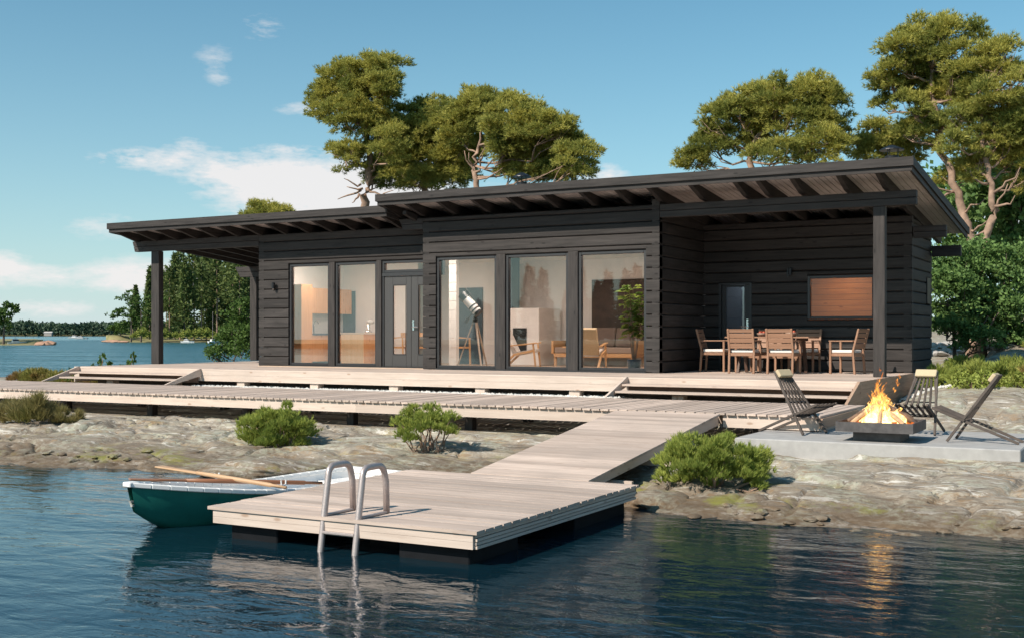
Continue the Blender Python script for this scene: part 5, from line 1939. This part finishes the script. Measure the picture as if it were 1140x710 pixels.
def low_plant(name, kind, seed, rx, ry, h, leaf, n_puff, pr, per, L, wd, k=8, stems=9, hollow=.35):
    """a low plant standing at its root's origin"""
    rng = np.random.default_rng(seed)
    root = empty(name, (0, 0, 0))
    m = MB()
    PP, DD = [], []
    for i in range(n_puff):
        a = rng.uniform(0, 2 * math.pi)
        q = math.sqrt(rng.random()) * .92
        x, y = rx * q * math.cos(a), ry * q * math.sin(a)
        top = h * (1 - q ** 3 * .62) * rng.uniform(.72, 1.0)
        z = top * rng.uniform(hollow, 1.0)
        s = pr * rng.uniform(.6, 1.25)
        v = rnd_dirs(rng, per)
        v[:, 2] = np.abs(v[:, 2]) * 1.1 - .25
        PP.append(np.array([x, y, z]) + v * s * rng.uniform(.3, 1, size=(per, 1)))
        d = v * .55 + np.array([x / rx * .5, y / ry * .5, .9])
        DD.append(d / np.linalg.norm(d, axis=1)[:, None])
        if i < stems:
            limb(m, (x * .15, y * .15, -.05), (x, y, z), .016 + h * .008, .006, rng, 4, .15, 5)
    P, D = np.concatenate(PP), np.concatenate(DD)
    P[:, 2] = np.maximum(P[:, 2], .01)
    F = tuft_faces(rng, P, D, k, L, wd, .45) if kind == 'needle' else leaf_faces(rng, P, D, L, wd)
    tri_mesh('foliage', F, leaf, root, F.shape[1])
    if stems:
        m.build('stem', BARK, root, world=False)
    return root


def settle(o, u, v, rz, label, cat, group=None, dz=-.02, scale=1.0):
    p = on_ground(u, v)
    o.location = (p.x, p.y, p.z + dz)
    o.rotation_euler = (0, 0, rz)
    o.scale = (scale,) * 3 if isinstance(scale, (int, float)) else scale
    return tag(o, label, cat, group)


G = 'dwarf pines on the shore rock'
settle(low_plant('dwarf_pine', 'needle', 41, .66, .55, .66, LEAF_DWARF, 90, .13, 40, .085, .0055, 9, 9, .08), 310, 496, 0, 'dense round dwarf pine on the rock behind the rowing boat', 'dwarf pine', G)
settle(low_plant('dwarf_pine', 'needle', 42, .52, .45, .74, LEAF_DWARF, 40, .12, 38, .08, .0055, 9, 14, .55), 476, 503, 0, 'loose dwarf pine with bare branching stems beside the gangway, in front of the boardwalk', 'dwarf pine', G)
settle(low_plant('dwarf_pine', 'needle', 43, .66, .56, .70, LEAF_DWARF, 110, .12, 44, .075, .005, 9, 9, .05), 792, 540, 0, 'low spreading dwarf pine between the gangway and the concrete slab', 'dwarf pine', G)

# heath on the bank east of the house
HB = [low_plant('heather_bush', 'needle', 51 + i, .75, .6, .62, lf, 34, .17, 46, .12, .013, 5, 0) for i, lf in enumerate((LEAF_HEATHG, LEAF_HEATH, LEAF_HEATHG))]
spots = [(-3.45, 23.5, .75, 0, 'dark shaded end of the heath beside the footing of the house'), (-2.75, 22.8, .85, 2, 'green heath bush in the front row, second from the house corner'),
         (-2.05, 22.3, 1.0, 0, 'green heath bush in the middle of the front row above the bare rock'), (-1.3, 21.9, 1.05, 1, 'brownish heather in the front row near the picture edge'),
         (-.5, 21.5, 1.05, 2, 'green heath bush at the picture edge above the bare rock'), (-3.3, 24.9, .75, 2, 'bright green heath bush below the stone slope next to the house'),
         (-2.4, 24.3, .9, 0, 'bright green heath bush below the middle of the stone slope'), (-1.6, 23.7, 1.0, 2, 'yellow green heath bush behind the front row'),
         (-.7, 23.3, 1.15, 1, 'reddish heather bush behind the front row near the picture edge'), (.2, 22.9, 1.15, 1, 'reddish heather bush cut by the picture edge'),
         (-.9, 27.2, 1.3, 1, 'rusty red heather bush beside the upper end of the stone slope'), (.3, 27.0, 1.3, 0, 'green heath bush behind the rusty heather at the picture edge'),
         (-2.2, 31.2, 1.0, 0, 'small green bush at the top of the stone slope')]
DK = low_plant('low_shrub', 'leaf', 58, .66, .46, .46, LEAF_HEATHG, 30, .13, 46, .075, .020, 4, 10, .15)
for i, (x, y, s, lb) in enumerate(((-3.5, 23.0, .7, 'low loose leafy shrub at the house corner, first of the front row below the heath'), (-2.75, 22.1, .95, 'low loose leafy shrub, second from the house corner below the heath'),
                                   (-2.1, 21.7, .75, 'low loose leafy shrub in the middle of the loose front row above the rock'), (-1.4, 21.2, 1.0, 'low loose leafy shrub, second from the picture edge above the rock'),
                                   (-.7, 21.0, .8, 'low loose leafy shrub at the picture edge above the rock'))):
    o = put(DK, i == 0, (x, y, ground_z(x, y) - .05), i * 1.7, lb, s)
    tag(o, None, 'shrub', 'low shrubs in front of the heath')
used = set()
for x, y, s, k, lb in spots:
    o = put(HB[k], k not in used, (x, y, ground_z(x, y) - .06), random.uniform(0, 6), lb, s)
    used.add(k)
    tag(o, None, 'heather', 'heath bushes on the bank')
# heath west of the deck, dry grass in front of the boardwalk, sprigs behind the deck edge
WB_ = low_plant('heather_bush', 'needle', 61, .6, .5, .34, LEAF_HEATH, 30, .13, 40, .10, .011, 5, 0)
for i, (x, y, s, lb) in enumerate(((-23.7, 20.4, 1.0, 'low heather against the west end of the deck steps'), (-24.6, 20.9, 1.1, 'low heather tuft second from the west steps'),
                                   (-25.5, 21.2, 1.1, 'low heather tuft third from the west steps'), (-26.5, 21.6, 1.2, 'low heather tuft near the picture edge above the boardwalk'),
                                   (-27.6, 22.0, 1.2, 'low heather tuft cut by the picture edge above the boardwalk'), (-24.6, 22.6, 1.0, 'low heather behind the first row, by the deck edge'),
                                   (-26.0, 23.2, 1.1, 'low heather behind the first row, nearer the water'))):
    o = put(WB_, i == 0, (x, y, ground_z(x, y) - .03), i * 1.3, lb, s)
    tag(o, None, 'heather', 'heather tufts west of the deck')
SP = low_plant('young_shrub', 'leaf', 63, .24, .2, .62, LEAF_DECID, 12, .07, 14, .075, .024, 5, 8, .3)
for i, (x, y, s, lb) in enumerate(((-23.4, 19.95, .75, 'small leafy sprig nearest the top of the west steps'), (-23.4, 20.4, .85, 'second leafy sprig along the open deck edge, near the west steps'), (-23.45, 20.9, 1.15, 'tallest leafy sprig behind the open deck edge'),
                                   (-23.4, 21.25, .9, 'low leafy sprig beside the tallest one'), (-23.45, 21.7, 1.2, 'leafy sprig close to the front porch post'))):
    o = put(SP, i == 0, (x - .1, y, ground_z(x - .1, y) - .02), i * 2.1, lb, (s, s, s * 1.55))
    tag(o, None, 'shrub', 'sprigs behind the deck edge')
GR = low_plant('dry_grass_tuft', 'needle', 64, .42, .34, .50, LEAF_GRASS, 26, .10, 30, .22, .007, 4, 0, .1)
p = on_ground(36, 470)
for i, (dx, dy, s, lb) in enumerate(((0, 0, 1.0, 'tall dry grass tuft in front of the boardwalk at the picture edge'), (-.75, .1, .8, 'dry grass tuft cut off by the picture edge'), (.6, .25, .6, 'small dry grass tuft under the boardwalk edge board'))):
    x, y = p.x + dx, p.y + dy
    o = put(GR, i == 0, (x, y, ground_z(x, y) - .02), i * 2.0, lb, s)
    tag(o, None, 'grass tuft', 'dry grass by the boardwalk')


# ------------------------------------------------------------------ stones
def stone_mesh(name, seed, sub=2):
    import bmesh
    bm = bmesh.new()
    bmesh.ops.create_icosphere(bm, subdivisions=sub, radius=1.0)
    for v in bm.verts:
        q = v.co * 1.1 + Vector((seed * 3.1, seed * 1.7, 0))
        v.co *= 1 + .34 * noise.noise(q) + .16 * noise.noise(q * 2.7) + .05 * noise.noise(q * 7)
        v.co.z *= .62
    me = bpy.data.meshes.new(name)
    bm.to_mesh(me)
    bm.free()
    return me


SM = [stone_mesh('stone', s) for s in range(4)]
for me in SM:
    me.materials.append(STONE)
rs = random.Random(17)
cnt = 0
while cnt < 110:
    u, v = rs.uniform(1036, 1128), rs.uniform(374.5, 400)
    if v < 366 + (u - 1036) * -.05 or v > 398 - (u - 1036) * .12 or (u > 1105 and v < 372):
        continue
    p = on_ground(u, v)
    if p.y > 45:
        cnt += 1
        continue
    o = bpy.data.objects.new('stone', SM[cnt % 4])
    COL.objects.link(o)
    s = rs.uniform(.07, .20)
    o.scale = (s * rs.uniform(.8, 1.6), s, s * rs.uniform(.7, 1.1))
    o.rotation_euler = (rs.uniform(-.2, .2), rs.uniform(-.2, .2), rs.uniform(0, 6))
    o.location = (p.x, p.y, p.z + s * .25)
    tag(o, 'loose grey stone on the stony slope beside the east gable', 'stone', 'grey stones of the stony slope')
    cnt += 1


def boulder(u, v, r, rz, label, seed):
    p = on_ground(u, v)
    me = stone_mesh('boulder', seed, 4)
    me.polygons.foreach_set('use_smooth', [True] * len(me.polygons))
    me.materials.append(ROCK)
    o = bpy.data.objects.new('boulder', me)
    COL.objects.link(o)
    o.location = (p.x, p.y, p.z - r[2] * .10)
    o.scale = r
    o.rotation_euler = (0, 0, rz)
    return tag(o, label, 'boulder', 'boulders on the shore')


boulder(300, 522, (.90, .50, .24), R(18), 'smooth pale boulder at the water behind the rowing boat', 5)
boulder(738, 560, (.42, .40, .26), R(30), 'angular boulder at the water beside the jetty end', 9)
rs = random.Random(23)
for k in range(34):
    if k < 20:
        u = rs.uniform(730, 1140)
        v = 566 + (u - 730) * .075 + rs.uniform(-10, 12)
    else:
        u = rs.uniform(10, 180)
        v = 508 + rs.uniform(-6, 8)
    p = on_ground(u, v)
    o = bpy.data.objects.new('shore_stone', SM[k % 4].copy() if k < 4 else bpy.data.objects['shore_stone' if k % 4 == 0 else 'shore_stone.00%d' % (k % 4)].data)
    if k < 4:
        o.data.materials[0] = ROCK
    COL.objects.link(o)
    s = rs.uniform(.03, .08)
    o.scale = (s * rs.uniform(.9, 1.8), s, s * .7)
    o.rotation_euler = (0, 0, rs.uniform(0, 6))
    o.location = (p.x, p.y, p.z + s * .15)
    tag(o, 'small worn stone lying along the waterline of the granite shore', 'stone', 'small stones along the waterline')
# white gravel, one mass: beside the footing and under the deck
m = MB()
rs = random.Random(29)


def pebble(m, x, y, z, s):
    v = [(x + s * rs.uniform(.7, 1.2), y, z), (x, y + s * rs.uniform(.7, 1.2), z), (x - s * rs.uniform(.7, 1.2), y, z), (x, y - s * rs.uniform(.7, 1.2), z), (x, y, z + s * rs.uniform(.5, .9)), (x, y, z - s)]
    m._add(v, [(0, 1, 4), (1, 2, 4), (2, 3, 4), (3, 0, 4), (1, 0, 5), (2, 1, 5), (3, 2, 5), (0, 3, 5)])


for k in range(900):
    x, y = rs.uniform(-4.2, -3.3), rs.uniform(22.6, 26.5)
    pebble(m, x, y, ground_z(x, y, False) + .02, rs.uniform(.03, .07))
m.box(-19.0, -8.6, 18.74, 20.4, .30, .715)
for k in range(2600):
    pebble(m, rs.uniform(-19, -8.6), rs.uniform(18.76, 19.9), .73, rs.uniform(.02, .045))
tag(m.build('gravel', GRAVELWHITE), 'white gravel beside the footing and under the deck edge', 'gravel', kind='stuff')


# ------------------------------------------------------------------ far shores
def far_pt(u, d, z=0.0):
    a = (u - 570) / FPX
    return Vector((d * (a * CT - ST), d * (a * ST + CT), z))


def mound(name, pts, mtl, label, seed, h):
    """low land between a front and a rear line given as (u, d_front, d_rear)"""
    m = MB()
    n = 14
    V = []
    for (u, d0, d1) in pts:
        for j in range(n + 1):
            t = j / n
            p = far_pt(u, d0 + (d1 - d0) * t)
            z = h * sm(min(1, t * 2.2)) * (1 + .4 * noise.noise(p * .05)) - .35
            V.append((p.x, p.y, z))
    F = [(i * (n + 1) + j, (i + 1) * (n + 1) + j, (i + 1) * (n + 1) + j + 1, i * (n + 1) + j + 1) for i in range(len(pts) - 1) for j in range(n)]
    m._add(V, F)
    return tag(m.build(name, mtl, smooth=True), label, 'land', kind='structure')


mound('wooded_island', [(118, 290, 296), (126, 278, 300), (136, 274, 320), (150, 270, 360), (200, 268, 400), (260, 264, 420), (330, 262, 420), (420, 270, 400), (450, 300, 310)], SHORELAND, 'grassy shore of the wooded island', 1, 2.0)
mound('grassy_islet', [(-120, 190, 280), (-40, 192, 260), (0, 195, 250), (20, 196, 240), (38, 200, 225), (48, 208, 216)], SHORELAND, 'low grassy islet at the picture edge', 2, 1.3)
mound('far_shore', [(u, 1130 + 30 * math.sin(u * .02), 1500) for u in range(-900, 1500, 60)], SHORELAND, 'far shore across the bay', 3, 3.0)


def conifer(seed, H, bare, wide, leaf):
    rng = np.random.default_rng(seed)
    root = empty('conifer', (0, 0, 0))
    m = MB()
    m.tube([(0, 0, -.5), (.05, 0, H * .4), (0, .05, H * .8), (0, 0, H)], [.24, .18, .10, .03], 6)
    m.build('trunk', BARK if bare > .3 else BARKD, root, world=False)
    F = []
    z = H * bare
    while z < H * .99:
        f = (z - H * bare) / (H * (1 - bare))
        Rr = wide * ((1 - f) ** .8 if bare < .3 else math.sin(math.pi * min(1, .18 + .82 * f)) ** .7) * rng.uniform(.75, 1.15) + .25
        nb = 7
        for k in range(nb):
            a = rng.uniform(0, 6.28)
            r = Rr * rng.uniform(.65, 1.1)
            d = np.array([math.cos(a), math.sin(a), -.18 if bare < .3 else .12])
            s = np.array([-math.sin(a), math.cos(a), 0])
            for q in range(7):
                t = rng.uniform(.15, 1.0)
                c = np.array([0, 0, z]) + d * r * t + s * rng.normal() * r * .18 + np.array([0, 0, rng.normal() * .16])
                L_ = rng.uniform(.5, 1.0) * (.55 + .05 * H)
                dd = d * rng.uniform(.3, 1) + s * rng.normal() * .6 + np.array([0, 0, rng.normal() * .35])
                dd /= np.linalg.norm(dd)
                ss = np.cross(dd, rng.normal(size=3))
                ss /= np.linalg.norm(ss) + 1e-6
                F.append([c - ss * .24, c + ss * .24, c + dd * L_])
        z += H * .022 + .12
    tri_mesh('crown', np.array(F), leaf, root, 3)
    return root


CT_ = [conifer(71, 17, .10, 3.0, LEAF_FIR), conifer(72, 18, .45, 2.8, LEAF_FIR), conifer(73, 15, .06, 3.4, LEAF_FIR), conifer(74, 17, .38, 3.2, LEAF_FIR)]
rs = random.Random(41)
seen = set()
wood_spots = []
for row, (d0, d1, n) in enumerate(((275, 285, 17), (288, 300, 22), (303, 325, 24))):
    for k in range(n):
        u = 146 + (430 - 146) * (k + rs.uniform(.1, .9)) / n
        wood_spots.append((u, rs.uniform(d0, d1), row))
kinds = ['narrow dark spruce', 'bare stemmed pine', 'broad spruce', 'tall loose pine']
for i, (u, d, row) in enumerate(wood_spots):
    k = rs.choice((0, 1, 2, 3))
    top = lerp(u, [(146, 330), (165, 306), (190, 290), (215, 284), (250, 283), (290, 286), (430, 300)]) + rs.uniform(-4, 20) - (row == 2) * 4
    H = (372 - top) * d / FPX + 1.0
    p = far_pt(u, d, 1.2)
    o = put(CT_[k], k not in seen, p, rs.uniform(0, 6), 'x', tuple(H / (17, 18, 15, 17)[k] * q for q in (.74, .74, 1.06)))
    seen.add(k)
    tag(o, '%s of the wooded island, %s' % (kinds[k], ('at the shore', 'in mid wood', 'at the rear')[row]), 'tree', '%ss of the island wood, %s' % (kinds[k], ('front', 'middle', 'rear')[row]))


def far_broadleaf(name, u, d, H, W, seed, label, group):
    rng = np.random.default_rng(seed)
    p = far_pt(u, d, .6)
    root = empty(name, p, 0, label, 'tree', group)
    m = MB()
    m.tube([(0, 0, -.5), (.1, 0, H * .3), (0, 0, H * .6)], [.22, .16, .06], 6)
    m.build('trunk', BARKD, root, world=False)
    PP, DD = [], []
    for k in range(7):
        c = (rng.normal() * W * .28, rng.normal() * W * .28, H * rng.uniform(.35, .82))
        P, D = puff_cloud(rng, c, (W * .3, W * .3, H * .16), 10, .55, 26)
        PP.append(P)
        DD.append(D)
    P, D = np.concatenate(PP), np.concatenate(DD)
    tri_mesh('crown', leaf_faces(rng, P, D, .5, .17), LEAF_DECID, root, 4)


far_broadleaf('leafy_tree', 4, 205, 6.6, 5.2, 81, 'leafy tree on the low grassy islet at the picture edge', None)
far_broadleaf('leafy_tree', -14, 208, 6.0, 5.0, 82, 'leafy tree on the grassy islet, cut off by the picture edge', None)
far_broadleaf('leafy_tree', 146, 275, 8.5, 6.5, 83, 'lowest broad leafy tree at the very tip of the wooded island', 'broad leafy trees of the island')
far_broadleaf('leafy_tree', 157, 274, 12.0, 7.0, 84, 'taller broad leafy tree behind the island tip', 'broad leafy trees of the island')
far_broadleaf('leafy_tree', 134, 290, 4.5, 5.0, 85, 'low rounded bush like tree on the island tip', 'broad leafy trees of the island')
SHB = None
for i in range(22):
    u = 150 + i * 6.5 + rs.uniform(-2, 2)
    d = rs.uniform(269.5, 273)
    if SHB is None:
        SHB = low_plant('shore_bush', 'leaf', 86, 1.6, 1.2, 2.2, LEAF_HEATHG, 26, .4, 26, .42, .15, 4, 0)
        o = SHB
    else:
        o = copy_tree(SHB)
    o.location = far_pt(u, d, .9)
    s = rs.uniform(.6, 1.25)
    o.scale = (s, s, s)
    tag(o, 'low green bush along the shore of the wooded island', 'bush', 'bushes along the island shore')

# far wood across the bay: one mass of leaf clumps
rng = np.random.default_rng(91)
n = 40000
u = np.concatenate([rng.uniform(-150, 480, 28000), rng.uniform(-900, 1500, 12000)])
d = 1150 + rng.uniform(0, 140, n) ** 1.0
a = (u - 570) / FPX
X = d * (a * CT - ST)
Yv = d * (a * ST + CT)
hh = np.array([11.5 + 2.5 * noise.noise(Vector((uu * .02, 0, 0))) + 1.6 * noise.noise(Vector((uu * .13, 3, 0))) for uu in u])
Z = 1.0 + hh * rng.uniform(.02, 1, n) ** .8
Pf = np.stack([X, Yv, Z], 1)
fw = tri_mesh('far_wood', leaf_faces(rng, Pf, np.tile([0, 0, 1.0], (n, 1)), 3.6, 1.2), LEAF_FAR, None, 4)
tag(fw, 'far wooded shore along the horizon', 'wood', kind='stuff')
# wood on the shore behind the viewer (seen only as a reflection in the panes)
rng = np.random.default_rng(92)
VV = []
pa = np.array([v.co[:] for v in CT_[0].children[1].data.vertices] if CT_[0].children[1].name.startswith('crown') else [v.co[:] for v in CT_[0].children[0].data.vertices], dtype=np.float32).reshape(-1, 3, 3)
for k in range(54):
    s = rng.uniform(.34, .62)
    ox, oy = rng.uniform(-74, -50), rng.uniform(-112, -92)
    if k > 42:
        ox = rng.uniform(-84, -74)
        s *= .62
    VV.append(pa * s + np.array([ox, oy, 0.8], dtype=np.float32))
fb = tri_mesh('wood', np.concatenate(VV), LEAF_FIR, None, 3)
tag(fb, 'conifer wood mirrored in the window panes', 'wood', kind='stuff')
m = MB()
m.box(-190, -20, -190, -86, -1, .6)
tag(m.build('opposite_shore', SHORELAND), 'grassy shore opposite the house', 'land', kind='structure')


def motor_boat(u, d, rz, label, L=6.0, mast=0, s=1.0):
    o = empty('sail_boat' if mast else 'motor_boat', far_pt(u, d, 0), rz, label, 'boat', 'boats moored in the bay')
    o.scale = (s, s, s)
    m = MB()
    st_ = [(-.5, .36), (-.2, .40), (.15, .38), (.38, .22), (.5, .03)]
    A = [(x * L, -b * L * .36, .75 + .25 * max(0, x)) for x, b in st_] + [(x * L, b * L * .36, .75 + .25 * max(0, x)) for x, b in st_[::-1]]
    B_ = [(x * L * .94, -b * L * .22, -.2) for x, b in st_] + [(x * L * .94, b * L * .22, -.2) for x, b in st_[::-1]]
    m.prism(B_, A)
    m.build('hull', HULLWHITE, o, world=False)
    m = MB()
    m.hexa([(-.28 * L, -.75, .76), (.12 * L, -.65, .76), (.12 * L, .65, .76), (-.28 * L, .75, .76), (-.22 * L, -.6, 1.65), (.02 * L, -.55, 1.65), (.02 * L, .55, 1.65), (-.22 * L, .6, 1.65)])
    m.build('cabin', HULLWHITE, o, world=False)
    m = MB()
    m.hexa([(-.25 * L, -.78, 1.1), (.09 * L, -.70, 1.1), (.09 * L, .70, 1.1), (-.25 * L, .78, 1.1), (-.235 * L, -.68, 1.45), (.06 * L, -.62, 1.45), (.06 * L, .62, 1.45), (-.235 * L, .68, 1.45)])
    m.build('cabin_window', BLACKPLASTIC, o, world=False)
    m = MB()
    m.tube([(-.1 * L, 0, 1.66), (-.1 * L, 0, mast or 2.6)], .06, 6)
    m.build('mast', STEEL, o, world=False)


motor_boat(209, 262, R(20), 'white motor boat anchored in front of the wooded island', 6.4, 0, .5)
motor_boat(238, 262, R(80), 'white sail boat with a tall mast close to the island bush', 6.0, 14.0, .5)
motor_boat(84, 560, R(-10), 'larger white boat out in the open bay', 12, 0, .8)
motor_boat(91, 470, R(30), 'smaller white boat just in front of the larger one in the open bay', 8, 0, .7)
motor_boat(19, 206, R(60), 'small white boat drawn up behind the grassy islet', 4.5, 0, .7)
# boathouse on the far shore
bh = empty('boathouse', far_pt(54, 1120, 1.2), TH, 'small pale boathouse on the far shore', 'house')
bh.scale = (.8, .8, .8)
m = MB()
m.box(-4.5, 4.5, -2.5, 2.5, -1, 2.6)
m.build('wall', plain('pale_boards', (0.35, 0.31, 0.28), 0.8), bh, world=False)
m = MB()
m.prism([(-5, -3, 2.6), (-5, 3, 2.6), (-5, 0, 4.4)], [(5, -3, 2.6), (5, 3, 2.6), (5, 0, 4.4)])
m.build('roof', plain('pale_roof', (0.42, 0.40, 0.38), 0.8), bh, world=False)
# reddish rocks off the islets
rs = random.Random(51)
for k, (u, d, s, lb) in enumerate(((50, 205, 1.0, 'reddish rock at the tip of the grassy islet, inner one'), (54, 206, 1.1, 'reddish rock at the tip of the grassy islet, outer one'),
                                   (44, 203, .8, 'pinkish flat rock on the grassy islet beside the reddish ones'),
                                   (121, 285, 1.4, 'flat reddish rock off the tip of the wooded island'), (128, 280, 1.6, 'flat pinkish rock ledge on the tip of the wooded island'), (138, 272, 1.0, 'small reddish rock on the island shore by the first trees'))):
    me = SM[k % 4].copy()
    me.materials[0] = REDSTONE
    o = bpy.data.objects.new('shore_rock', me)
    COL.objects.link(o)
    o.location = far_pt(u, d, .15)
    o.scale = (s * 1.5, s, s * .9 if k < 3 else s * .5)
    tag(o, lb, 'rock', 'reddish rocks off the islets')
